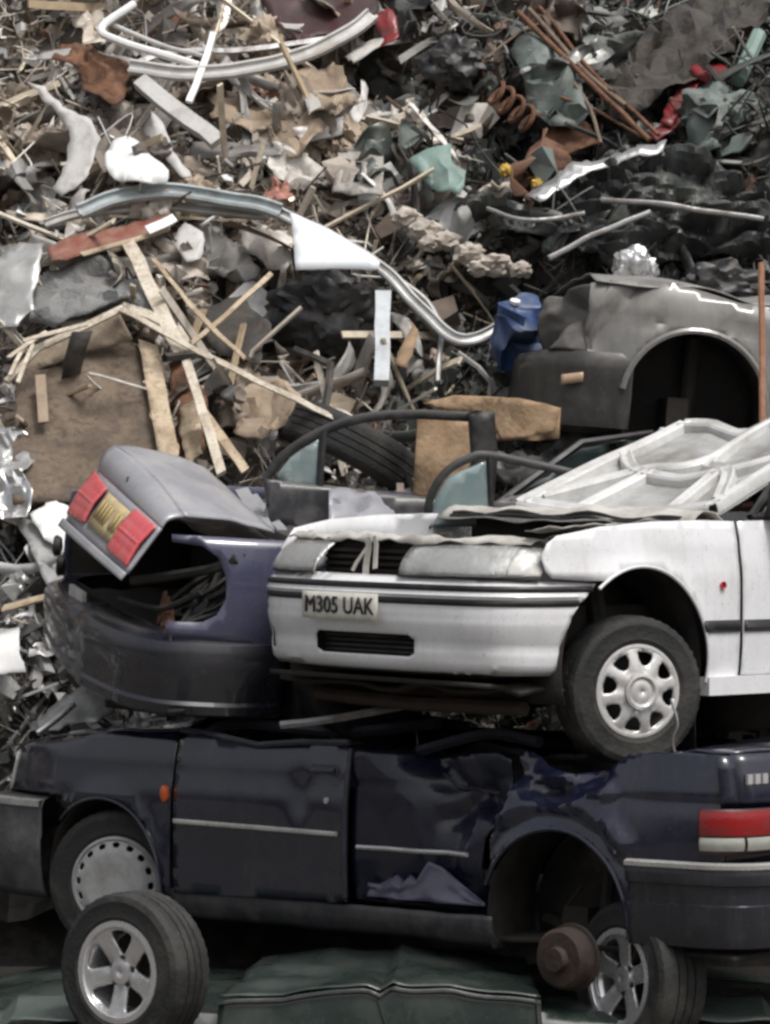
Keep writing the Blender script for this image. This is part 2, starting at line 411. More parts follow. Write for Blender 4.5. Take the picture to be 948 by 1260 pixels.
# earth bank added unseen behind the camera, blocking low sky light and darkening reflections
mb = MB()
def bank(u, v):
    x = -70 + 140 * u; t = v
    return V((x, -24 - 16 * t + 1.5 * N((x, t * 5, 0), .12, 3), max(-.1, 6.2 * math.sin(min(t * 1.9, 1) * 1.57) + 1.1 * N((x, t * 8, 0), .22, 5) * min(1, t * 4) - (.2 if t == 0 else 0))))
mb.grid(bank, 90, 20); bk = mb.build('light_block_bank', 'mound'); bk['kind'] = 'structure'

def slope_fn(u, v):
    x = -6.5 + 13 * u
    if v < .12:
        t = v / .12
        return V((x, 1.9 + .85 * t + .1 * N((x, 0, t), 1.5), -.05 + t * 1.2))
    t = (v - .12) / .88
    top = 6.6 + .5 * N((x, 3, 0), .5)
    z = 1.15 + t * (top - 1.15)
    if t > .93:
        k = (t - .93) / .07
        return slope_point(x, 1.15 + .93 * (top - 1.15) + .12 * k) + V((0, 2.5 * k, 0))
    return slope_point(x, z)

# ------------------------------------------------------------------ wheels
def tyre_mb(r, wd, rim):
    m = MB(); n = 96; h = wd / 2
    prof = [(rim - .012, -h * .8), (rim + .004, -h * .96), (rim + .03, -h * 1.04), (r * .90, -h * 1.05), (r * .965, -h * .96), (r * .992, -h * .80)]
    y = -h * .72
    for k in range(4):                       # four tread ribs with grooves between
        y0 = -h * .72 + k * h * .37; y1 = y0 + h * .30
        prof += [(r, y0), (r, y1)]
        if k < 3: prof += [(r - .008, y1 + h * .01), (r - .008, y1 + h * .06)]
    prof += [(r * .992, h * .80), (r * .965, h * .96), (r * .90, h * 1.05), (r * .885, h * 1.065), (r * .87, h * 1.055), (rim + .034, h * 1.05), (rim + .028, h * 1.07), (rim + .018, h * 1.03), (rim + .004, h * .96), (rim - .012, h * .8)]
    vs = []; k = len(prof)
    for i in range(n):
        a = 2 * math.pi * i / n
        for (rr, yy) in prof:
            if r * .96 < rr and abs(yy) > h * .3 and i % 2 == 0: rr -= .0035
            vs.append((rr * math.cos(a), yy, rr * math.sin(a)))
    fs = []
    for i in range(n):
        q = ((i + 1) % n) * k
        for j in range(k - 1): fs.append((i * k + j, i * k + j + 1, q + j + 1, q + j))
    return m.add(vs, fs)

def rim_barrel(m, rim, h, mi=0):
    m.lathe([(rim * .9, h * .95), (rim * 1.03, h * .98), (rim * 1.045, h * .9), (rim * .96, h * .8), (rim * .9, h * .3), (rim * .86, -h * .3), (rim * .93, -h * .9)], 64, mi)
    m.lathe([(.001, -h * .1), (rim * .9, -h * .1), (rim * .9, -h * .2), (.001, -h * .2)], 40, mi)

def holes_ring(n, shape, off=0):
    out = []
    for i in range(n):
        a = 2 * math.pi * (i + off) / n
        out.append([(rr * math.cos(a + t), rr * math.sin(a + t)) for rr, t in shape])
    return out

def make_wheel(kind, parent, M, r=.30, wd=.18):
    wh = bpy.data.objects.new('wheel', None); COL.objects.link(wh); wh.parent = parent; wh.matrix_local = M
    fill_wheel(kind, wh, r, wd); return wh

def fill_wheel(kind, wh, r, wd):
    rim = r * .60; h = wd / 2
    tyre_mb(r, wd, rim).build('tyre', 'rubber', wh, sharp=30)
    if kind == 'eight':                      # silver cap, eight spokes
        m = MB(); rim_barrel(m, rim, h); m.build('rim', 'black_plastic', wh)
        q = rim * 1.0
        hs = holes_ring(8, [(q * .60, -.13), (q * .57, 0), (q * .60, .13), (q * .72, .235), (q * .86, .235), (q * .885, .18), (q * .89, 0), (q * .885, -.18), (q * .86, -.235), (q * .72, -.235)], .5)
        def f(u, v):
            d = math.hypot(u, v) / q; a = math.atan2(v, u)
            sp = .5 + .5 * math.cos(8 * a)
            return V((u, h * .98 + .030 * (1 - d * d) - .008 * (1 - sp) * (1 if .4 < d < .92 else 0), v))
        m = MB(); m.panel(arc(0, 0, q, 0, 360, 64)[:-1], f, hs, .011)
        m.lathe([(q * .93, h * .99), (q * .97, h * 1.03), (q * 1.03, h * 1.0), (q * 1.04, h * .9)], 64)
        m.lathe([(q * .40, h + .022), (q * .39, h + .034), (q * .34, h + .037), (q * .30, h + .030), (q * .29, h + .026), (q * .20, h + .033), (.001, h + .036)], 40)
        m.build('hubcap', 'wheel_silver', wh, solid=.006)
        m = MB(); m.panel([(-.012, 0), (0, -.017), (.012, 0), (0, .017)], lambda u, v: V((u, h + .0375, v)), res=.02); m.build('emblem', 'glyph_black', wh)
    elif kind == 'slots':                    # plain grey cap with small slots round the edge
        m = MB(); rim_barrel(m, rim, h); m.build('rim', 'black_plastic', wh)
        q = rim * 1.02
        hs = holes_ring(16, [(q * .80, -.07), (q * .80, .07), (q * .87, .105), (q * .91, .06), (q * .915, 0), (q * .91, -.06), (q * .87, -.105)])
        def f(u, v):
            d = math.hypot(u, v) / q
            y = h * 1.0 + (.028 if d < .70 else .028 - .09 * (d - .70) * (1 if d < .95 else 1.2))
            return V((u, y, v))
        m = MB(); m.panel(arc(0, 0, q, 0, 360, 72)[:-1], f, hs, .011)
        m.lathe([(q * .95, h + .004), (q * .985, h + .012), (q * 1.03, h + .004), (q * 1.03, h * .9)], 64)
        m.lathe([(q * .18, h + .027), (q * .17, h + .024), (.001, h + .024)], 30)
        m.build('hubcap', 'cap_grey', wh, solid=.006)
    else:                                    # five-spoke alloy
        m = MB()
        m.lathe([(rim * .93, h * .80), (rim * .98, h * 1.0), (rim * 1.05, h * 1.0), (rim * 1.06, h * .86), (rim * .96, h * .7), (rim * .88, -h * .2), (rim * .94, -h * .9)], 64)
        q = rim * .98
        hs = holes_ring(5, [(q * .40, -.16), (q * .36, 0), (q * .40, .16), (q * .58, .29), (q * .75, .36), (q * .87, .35), (q * .91, .25), (q * .92, 0), (q * .91, -.25), (q * .87, -.35), (q * .75, -.36), (q * .58, -.29)], .5)
        def f(u, v):
            d = math.hypot(u, v) / q; a = math.atan2(v, u)
            sp = .5 + .5 * math.cos(5 * a)
            return V((u, h * .62 + .030 * d ** 2.2 + .012 * sp * (1 - d), v))
        m.panel(arc(0, 0, q, 0, 360, 64)[:-1], f, hs, .010)
        m.lathe([(q * .25, h * .62 + .010), (q * .235, h * .62 + .02), (q * .17, h * .62 + .022), (.001, h * .62 + .022)], 30)
        m.build('rim', 'alloy', wh, solid=.016)
        for k in range(5):
            a = 2 * math.pi * (k + .5) / 5; m = MB()
            m.lathe([(.012, h * .62 + .0125), (.010, h * .62 + .017), (.001, h * .62 + .017)], 10, M=Matrix.Translation((q * .30 * math.cos(a), 0, q * .30 * math.sin(a))))
            m.build('wheel_nut', 'black_plastic', wh)
        m = MB(); m.lathe([(.001, -h * .2), (rim * .82, -h * .2), (rim * .82, -h * .3)], 32); m.build('brake_disc', 'brake_rust', wh)

def rotz(d): return Matrix.Rotation(R(d), 4, 'Z')
def rotx(d): return Matrix.Rotation(R(d), 4, 'X')
def roty(d): return Matrix.Rotation(R(d), 4, 'Y')
def T(*p): return Matrix.Translation(p)

# ------------------------------------------------------------------ white hatchback, front three-quarter view, on top of the stack
def white_car():
    M = T(.44, .70, 2.03) @ rotz(-136.2) @ rotx(-1.0)
    car = thing('white_hatchback', 'white hatchback with its bonnet folded back, perched on top of the dark blue car', 'car', M)
    P = lambda name, m, mats, solid=.004, parent=None, **k: m.build(name, mats, parent or car, solid, **k)

    def side(x, z, y0=.82):
        y = y0 - .45 * max(0, z - .55) ** 2 - .35 * max(0, .38 - z) ** 2
        y -= .32 * max(0, x - .12) ** 2
        d = math.hypot(x, z - .262)
        y += .018 * math.exp(-((d - .41) / .035) ** 2)
        y += .004 * N((x, z, 0), 4, 2)
        y -= .008 * math.exp(-((z - .70) / .02) ** 2)
        return V((x, y, z))
    # near wing
    rr, az0 = .405, .262
    o = [(-.615, .19), (-.615, .845), (-.4, .85), (-.1, .845), (.2, .825), (.42, .79), (.47, .76), (.50, .71), (.49, .65), (.46, .622), (.30, .612)]
    o += arc(0, az0, rr, 60, 190, 20)
    m = MB(); m.panel(o, side, res=.04)
    wing = P('wing', m, 'white_paint')
    # the lip of the arch
    m = MB(); m.tube([side(*p) + V((0, .004, 0)) for p in arc(0, az0, rr, 52, 190, 26)], .007, 6); P('arch_lip', m, 'white_paint', 0, wing)
    m = MB(); m.lathe([(.02, .017), (.018, .004), (.001, .004)], 16, M=T(*(side(-.50, .585))) @ Matrix.Scale(.8, 4)); P('side_repeater', m, 'lamp_red', 0, wing)
    m = MB()
    m.panel([(-.61, .395), (-.38, .395), (-.36, .44), (-.61, .44)], lambda x, z: side(x, z) + V((0, .014 - 20 * (z - .4175) ** 2, 0)), res=.02)
    P('rub_strip', m, 'black_plastic', .01, wing)
    # far wing
    fo = [(-.615, .19), (-.615, .845), (-.4, .85), (-.1, .845), (.2, .825), (.42, .79), (.50, .71), (.46, .622), (.30, .612)] + arc(0, az0, rr, 60, 190, 20)
    m = MB(); m.panel(fo, lambda x, z: V((1, -1, 1)) * side(x, z), res=.06); P('wing', m, 'white_paint')
    # wheel house
    for sg in (1, -1):
        m = MB()
        pts = arc(0, az0, rr + .008, -20, 200, 26)
        m.grid(lambda u, v: V((pts[int(round(u * 26))][0], sg * (.79 - .33 * v), pts[int(round(u * 26))][1])), 26, 3)
        m.panel(arc(0, az0, rr + .01, 0, 360, 24)[:-1], lambda x, z: V((x, sg * .46, max(z, .12))), res=.15)
        P('wheel_arch_liner', m, 'underbody', .004)
    # mud flap
    m = MB(); m.panel([(.50, .0), (.80, .02), (.79, .42), (.52, .40)], lambda y, z: V((-.37 + .05 * (z - .2) + .02 * math.sin(8 * y), y, z - .10)), res=.08); P('mud_flap', m, 'rubber', .008)

    # bumper: plan path, near arch to far arch
    plan = smooth_curve([(.18, .800, 0), (.34, .785, 0), (.48, .755, 0), (.60, .70, 0), (.675, .60, 0), (.72, .42, 0), (.745, .2, 0), (.75, 0, 0), (.745, -.2, 0), (.72, -.42, 0), (.675, -.60, 0), (.60, -.70, 0), (.48, -.755, 0), (.34, -.785, 0), (.18, -.80, 0)], 8)
    cum = [0]
    for a, b in zip(plan, plan[1:]): cum.append(cum[-1] + (b - a).length)
    half = cum[-1] / 2
    def along(s):
        t = s + half
        t = min(max(t, 0), cum[-1] - 1e-6)
        i = max(j for j in range(len(cum) - 1) if cum[j] <= t)
        k = (t - cum[i]) / (cum[i + 1] - cum[i])
        p = plan[i].lerp(plan[i + 1], k)
        d0 = (plan[min(i + 1, len(plan) - 1)] - plan[max(i - 1, 0)]).normalized()
        d1 = (plan[min(i + 2, len(plan) - 1)] - plan[i]).normalized()
        d = d0.lerp(d1, k).normalized()
        return p, V((-d.y, d.x, 0)) * -1
    prof = [(.238, -.05), (.245, -.02), (.262, .004), (.28, .010), (.32, .014), (.345, .016), (.352, .006), (.36, .012), (.42, .030), (.452, .034), (.458, .024), (.47, .030), (.505, .036), (.51, .026), (.535, .028), (.54, .040), (.56, .040), (.565, .026), (.592, .024), (.60, .018), (.615, -.01), (.622, -.05)]
    def off(z):
        for (a, b), (c, d) in zip(prof, prof[1:]):
            if a <= z <= c: return b + (d - b) * (z - a) / (c - a)
        return prof[0][1] if z < prof[0][0] else prof[-1][1]
    flip = 1 if along(0)[1].x > 0 else -1
    def bf(s, z):
        p, n = along(s); n = n * flip
        dent = -.018 * math.exp(-((s + .10) / .16) ** 2 - ((z - .33) / .08) ** 2) - .012 * math.exp(-((s + .55) / .1) ** 2 - ((z - .3) / .06) ** 2)
        sag = -.020 * max(0, abs(s) - .5) if z < .4 else 0
        q = p + n * (off(z) - .02 + dent + .004 * N((s, z, 1), 5)); q.z = z + sag
        return q
    # the path runs from the near side (y > 0): s = -half is the near arch
    e = -half
    near = [(e + .045, .60), (e + .125, .54), (e + .18, .47), (e + .215, .39), (e + .228, .32), (e + .232, .27), (e + .25, .248)]
    farr = [(-a, b) for a, b in near]
    zl = sorted({p[0] for p in prof if .2 < p[0] < .61})
    outline = near + [(e + .5, .243), (-.2, .240), (.3, .240), (half - .5, .245)] + list(reversed(farr)) + [(half - .5, .615), (.2, .618), (-.2, .618), (e + .5, .615)]
    gr = [(-.26, .30), (.24, .30), (.28, .315), (.285, .37), (.26, .388), (-.26, .388), (-.29, .37), (-.29, .315)]
    fog = [(.60, .30), (.68, .31), (.67, .385), (.61, .38)]
    fog2 = [(-.60, .315), (-.50, .315), (-.48, .375), (-.60, .375)]
    def bm(c): return 1 if (.508 < c[1] < .537 or .562 < c[1] < .594) and c[0] < .0 + 9 else 0
    m = MB()
    # fine mesh in z so that the strips are crisp: one CDT per band
    m.panel(outline, bf, [gr, fog], .02)
    bump = P('bumper', m, 'white_paint', .006)
    m = MB()
    for z0, z1, e0 in ((.510, .536, .145), (.566, .592, .075)):
        m.grid(lambda u, v: (lambda q, n: q + n * flip * (.006 + .008 * math.sin(math.pi * v)))(bf((e + e0) + (2 * half - 2 * e0) * u, z0 + (z1 - z0) * v), along((e + e0) + (2 * half - 2 * e0) * u)[1]), 80, 4)
    P('bumper_strip', m, 'black_plastic', 0, bump)
    m = MB(); m.panel([(-.30, .285), (.30, .285), (.30, .40), (-.30, .40)], lambda s, z: V((bf(s, z).x - .10, bf(s, z).y, z)), res=.05)
    for k in range(4):
        zz = .31 + k * .02
        m.tube([bf(-.28 + .56 * i / 8, zz) - V((.05, 0, 0)) for i in range(9)], .006, 5)
    P('grille', m, 'black_plastic', 0, bump)
    m = MB(); m.panel([(.57, .28), (.70, .28), (.70, .40), (.57, .40)], lambda s, z: bf(s, z) - V((.05, -.03, 0)), res=.05); P('fog_lamp_recess', m, 'black_plastic', 0, bump)
    # number plate
    pm = MB(); s0 = .075
    p0, n0 = along(s0); n0 = (n0 * flip); tdir = (along(s0 - .1)[0] - along(s0 + .1)[0]).normalized()  # reader's left to right, as seen from the front
    c = bf(s0, .50); c = V((c.x, c.y, .492)) + n0 * .032
    rx = V((0, 1, 0)); rx = (rx - n0 * rx.dot(n0)).normalized()
    PM = Matrix((rx, V((0, 0, 1)), n0)).transposed().to_4x4(); PM.translation = c
    pm.panel([(-.225, -.055), (.225, -.055), (.225, .055), (-.225, .055)], lambda u, v: V((u, v, .002 * math.sin(u * 9))), res=.05, M=PM)
    pm.text('M305 UAK', .095, PM @ T(0, 0, .0055), 1, .405)
    pm.build('number_plate', ['plate_white', 'glyph_black'], bump, .003)

    # headlights
    def lamp_face(sg):
        def f(y, z):
            t = abs(y)
            x = .745 - .10 * (t / .6) ** 2 - .45 * max(0, t - .60) ** 1 * 1.0 - .6 * (z - .62)
            return V((x, sg * (t + (.03 if t > .7 else 0)), z))
        return f
    for sg in (1, -1):
        m = MB()
        inner = .20 if sg > 0 else .30
        path = smooth_curve([(.735, inner, 0), (.70, .45, 0), (.655, .60, 0), (.58, .705, 0), (.50, .755, 0)], 6)
        k = len(path) - 1
        top = lambda i: .745 if i / k < .75 else .745 - .055 * ((i / k - .75) / .25) ** 2
        m.grid(lambda u, v: (lambda p, i: V((p.x - .09 * v * v - .02 * v, sg * (p.y - .02 * v), .626 + (top(i) - .626) * v)))(path[int(round(u * k))], u * k), k, 5)
        hl = P('headlight', m, 'lamp_reflector', .006)
        m = MB()
        m.grid(lambda u, v: (lambda p, i: V((p.x - .09 * v * v - .02 * v + .016 * math.sin(math.pi * min(1, u * 1.2)) + .004, sg * (p.y - .02 * v + .006), .626 + (top(i) - .626) * v)))(path[int(round(u * k))], u * k), k, 6)
        P('headlight_lens', m, 'clear_lens', .004, hl)
        m = MB()
        i0 = int(k * .70)
        m.grid(lambda u, v: (lambda p, i: V((p.x - .09 * v * v - .02 * v + .003, sg * (p.y - .02 * v + .003), .632 + (top(i) - .638) * v)))(path[i0 + int(round(u * (k - i0)))], i0 + u * (k - i0)), k - i0, 4)
        P('indicator_lens', m, 'lamp_blush', 0, hl)
        m = MB(); m.tube([V((path[i0].x - .09 * v * v - .02 * v + .006, sg * (path[i0].y - .02 * v + .003), .630 + (top(i0) - .634) * v)) for v in (0, .25, .5, .75, 1)], .004, 5); P('lens_divider', m, 'glyph_black', 0, hl)
        m = MB(); m.tube([V((p.x + .006, sg * p.y, .622)) for p in path], .006, 5)
        m.tube([V((p.x - .108, sg * (p.y - .018), top(i) + .004)) for i, p in enumerate(path)], .005, 5); P('lamp_gasket', m, 'black_plastic', 0, hl)
    # open grille gap between the lamps: radiator, broken slats and brackets
    m = MB(); m.panel([(-.36, .44), (.26, .44), (.26, .76), (-.36, .76)], lambda y, z: V((.60 + .01 * N((y, z, 0), 6), y, z)), res=.08)
    for k in range(10): m.tube([(.625, -.34, .47 + .027 * k), (.625, .24, .47 + .027 * k + .01 * N((k, 0, 0), 3))], .005, 4)
    P('radiator', m, 'underbody', .01)
    m = MB()
    for (y0, y1, z0, z1, t) in ((.03, .06, .60, .77, .030), (.10, .05, .62, .77, .016), (-.02, .02, .64, .77, .02)):
        m.bar((.70, -y0 - .0, z0), (.66, -y1, z1), t, .006, side=(0, 1, 0), wob=.02, seg=4)
    P('grille_bracket', m, 'white_inner', 0)
    # slam panel: crumpled lip where the bonnet met the lamps
    def slam(u, v):
        y = .70 - 1.42 * u
        x = .66 - .16 * (y / .7) ** 2 - .20 * v
        z = .752 + .022 * math.sin(v * 6) + .022 * N((y, v, 0), 7, 3) + .016 * N((y, v, 0), 15, 8) + .04 * math.exp(-((y + .12) / .13) ** 2) * v
        return V((x, y, z))
    m = MB(); m.grid(slam, 60, 8); P('slam_panel', m, 'white_inner', .006)
    # engine bay: inner wings, engine lumps
    m = MB()
    m.box((0, 0, .36), (1.15, 1.1, .28)); m.box((.1, .1, .58), (.55, .6, .24))
    for k in range(26):
        a = V((random.uniform(-.3, .35), random.uniform(-.4, .4), .62 + random.uniform(0, .1)))
        m.tube(smooth_curve([a, a + V((random.uniform(-.15, .15), random.uniform(-.15, .15), .05)), a + V((random.uniform(-.2, .2), random.uniform(-.2, .2), .0))], 5), random.uniform(.008, .022), 6)
    P('engine', m, 'underbody', 0)
    m = MB(); m.grid(lambda u, v: V((.50 - 1.1 * u, .765 - .10 * v, .835 - .02 * v + .012 * N((u * 9, v, 0), 1.5) - .05 * max(0, .3 - u))), 30, 3); P('inner_wing', m, 'white_inner', .004)
    # bulkhead and scuttle
    m = MB(); m.panel([(-.72, .2), (.72, .2), (.72, .86), (-.72, .86)], lambda y, z: V((-.60, y, z)), res=.15); P('bulkhead', m, 'underbody', .01)
    def scut(u, v):
        y = .74 - 1.48 * u
        return V((-.40 - .22 * v, y, .835 + .05 * math.sin(v * 3.14) + .02 * N((y, v, 0), 6, 4) + .018 * N((y, 0, 0), 4, 6) * (1 - v)))
    m = MB(); m.grid(scut, 50, 6); P('scuttle', m, 'white_inner', .006)
    m = MB()
    for dz in (0, .02): m.tube([scut(.05 + .9 * i / 20, .15 + dz * 4) + V((0.02, 0, -.012 + .008 * N((i, 0, 0), .7, 2))) for i in range(21)], .011, 6)
    P('wiper_linkage', m, 'black_plastic', 0)
    # bonnet folded back over the windscreen: underside up, with its stiffening ribs
    L = 1.16; th = R(21)
    def bon(u, v, h=0):                       # u along the hinge (near to far), v up the panel
        y = .72 - 1.16 * u
        dip = .014 * N((u * 2.2, v * 2.6, 0), 1.4, 15) * v - .05 * max(0, 1 - abs(u - .35 - .3 * v) / .16) * v - .05 * math.sin(u * math.pi) * (1 - v) + .012 * N((u * 3, v * 3, 0), 1.0, 5) * v + .05 * v * v * (1 - u)
        x = -.56 - L * v * math.cos(th)
        z = .865 + L * v * math.sin(th) * (1 - .10 * v) + dip
        return V((x + h * math.sin(th), y * (1 - .07 * v), z + h * math.cos(th)))
    m = MB(); m.grid(lambda u, v: bon(u, v, .005 * N((u * 7, v * 7, 0), 1) + .003 * N((u * 18, v * 18, 0), 1, 4)), 44, 34)
    bn = P('bonnet', m, 'bonnet_inner', .008)
    def rib(pts, wd, mb_):
        c = smooth_curve([(a, b, 0) for a, b in pts], 8)
        prof_ = [(-1, -.01), (-.86, .036), (-.62, .046), (0, .036), (.62, .046), (.86, .036), (1, -.01)]
        k = len(prof_); vs = []
        for i, p in enumerate(c):
            d = (c[min(i + 1, len(c) - 1)] - c[max(i - 1, 0)]).normalized()
            s_ = V((-d.y, d.x, 0))
            for a, hh in prof_:
                q = p + s_ * (a * wd / 2); vs.append(bon(min(max(q.x, 0), 1), min(max(q.y, 0), 1), hh))
        fs = [(i * k + j, i * k + j + 1, (i + 1) * k + j + 1, (i + 1) * k + j) for i in range(len(c) - 1) for j in range(k - 1)]
        mb_.add(vs, fs)
    m = MB()
    for pts in ([(.03, .03), (.03, .5), (.04, .97)], [(.97, .03), (.97, .5), (.96, .97)], [(.03, .96), (.5, .955), (.97, .96)], [(.02, .045), (.3, .055), (.5, .06), (.7, .055), (.98, .045)]):
        rib(pts, .085, m)
    for pts in ([(.06, .12), (.26, .42), (.46, .55), (.52, .95)], [(.94, .12), (.74, .42), (.54, .55), (.48, .95)], [(.05, .60), (.25, .44), (.5, .40), (.75, .44), (.95, .60)], [(.25, .08), (.32, .44)], [(.70, .08), (.66, .44)]):
        rib(pts, .066, m)
    P('bonnet_ribs', m, 'rib_pale', 0, bn, sharp=28)
    # door, rear quarter, sill on the near side; plainer far side
    def door_side(x, z): return side(x, z)
    for sg, rs in ((1, .06), (-1, .12)):
        f = lambda x, z: V((1, sg, 1)) * door_side(x, z)
        m = MB(); m.panel([(-.635, .215), (-1.62, .215), (-1.66, .84), (-1.66, .865), (-.635, .845)], f, res=rs)
        d = P('door', m, 'white_paint')
        m = MB(); m.panel([(-.64, .395), (-1.62, .395), (-1.62, .44), (-.64, .44)], lambda x, z: f(x, z) + V((0, sg * (.014 - 20 * (z - .4175) ** 2), 0)), res=.03); P('rub_strip', m, 'black_plastic', .01, d)
        m = MB(); m.box(f(-1.5, .70) + V((0, sg * .012, 0)), (.16, .03, .035)); P('door_handle', m, 'black_plastic', 0, d)
        g = lambda x, z: V((x, sg * (.765 - .42 * (z - .86)), z))
        m = MB(); m.panel([(-.80, .866), (-1.22, 1.15), (-1.62, 1.20), (-1.64, .872)], g, res=.1); P('door_glass', m, 'window_glass', .005, d)
        m = MB(); m.tube([g(-.74, .86), g(-1.20, 1.17), g(-1.64, 1.22), g(-1.66, .865), g(-.74, .86)], .018, 6); P('window_frame', m, 'black_plastic', 0, d)
        if sg > 0:
            m = MB(); m.box(V((-.86, .88, .92)), (.12, .18, .11), taper=.85); P('door_mirror', m, 'black_plastic', 0, d)
        m = MB(); m.panel([(-1.665, .22), (-2.18, .2)] + [(-2.55 + a, .29 + b) for a, b in arc(0, 0, .345, 15, 165, 12)] + [(-2.92, .22), (-3.15, .3), (-3.2, .85), (-1.67, .865)], f, res=rs); P('rear_quarter', m, 'white_paint')
        m = MB(); m.bar(f(-.40, .175), f(-2.2, .175), .075, .05, side=(0, 0, 1), seg=6); P('sill', m, 'white_paint', 0)
        m = MB(); m.tube([g(-1.66, .87), g(-1.72, 1.22), g(-2.4, 1.2), g(-2.95, .86)], .03, 6); P('pillar', m, 'white_paint', 0)
    m = MB(); m.grid(lambda u, v: V((-1.85 - .8 * u, .62 - 1.24 * v, 1.20 + .03 * N((u * 4, v * 4, 0), 1) + .03 * math.sin(math.pi * v))), 12, 12); P('roof', m, 'white_paint', .006)
    m = MB(); m.grid(lambda u, v: V((-2.62 - .55 * u, .66 - 1.32 * v, 1.2 - .36 * u)), 4, 4); P('tailgate', m, 'white_paint', .01)
    m = MB(); m.grid(lambda u, v: V((-3.18 + .02 * math.sin(3 * v), .78 - 1.56 * v, .22 + .62 * u)), 4, 8); P('rear_panel', m, 'white_paint', .01)
    # floor pan and exhaust under the car
    m = MB(); m.grid(lambda u, v: V((.55 - 3.6 * u, .70 - 1.4 * v, .165 + .03 * N((u * 8, v * 4, 0), 1.6) + .02 * math.sin(v * 20))), 40, 14); m.grid(lambda u, v: V((.68 - .25 * u, .62 - 1.24 * v, .20 - .02 * u)), 3, 8)
    P('floor_pan', m, 'underbody', .02)
    m = MB(); m.grid(lambda u, v: V((-.75 - 1.5 * u, .60 - 1.20 * v, .14 - .20 * min(1, 6 * u, 6 * (1 - u), 6 * v, 6 * (1 - v)) + .01 * N((u * 9, v * 7, 0), 1))), 24, 20); P('dark_gap_filler', m, 'underbody', .01)  # dark box added under the car to black out the lit gap
    m = MB(); m.tube(smooth_curve([(.35, -.1, .16), (0, -.05, .10), (-.8, .02, .12), (-2.6, .1, .13)], 6), .026, 8); m.tube([(.25, .66, .13), (.1, .3, .14), (.3, -.3, .13)], .022, 7); m.tube([(.42, -.6, .10), (.45, 0, .09), (.42, .6, .10)], .03, 7)
    P('exhaust', m, 'brake_rust', 0)
    for sg in (1, -1):
        m = MB(); m.tube([(0, sg * .70, .17), (.02, sg * .30, .20)], .03, 8); m.tube([(-.02, sg * .62, .2), (-.02, sg * .55, .6)], .04, 8); P('suspension_strut', m, 'underbody', 0)
    # wheels
    make_wheel('eight', car, T(0, .765, .17) @ rotz(-19) @ roty(12), .30, .175)
    make_wheel('eight', car, T(0, -.765, .17) @ rotz(180 - 19), .30, .175)
    make_wheel('eight', car, T(-2.55, .75, .25), .29, .165); make_wheel('eight', car, T(-2.55, -.75, .25) @ rotz(180), .29, .165)
    return car
white_car()

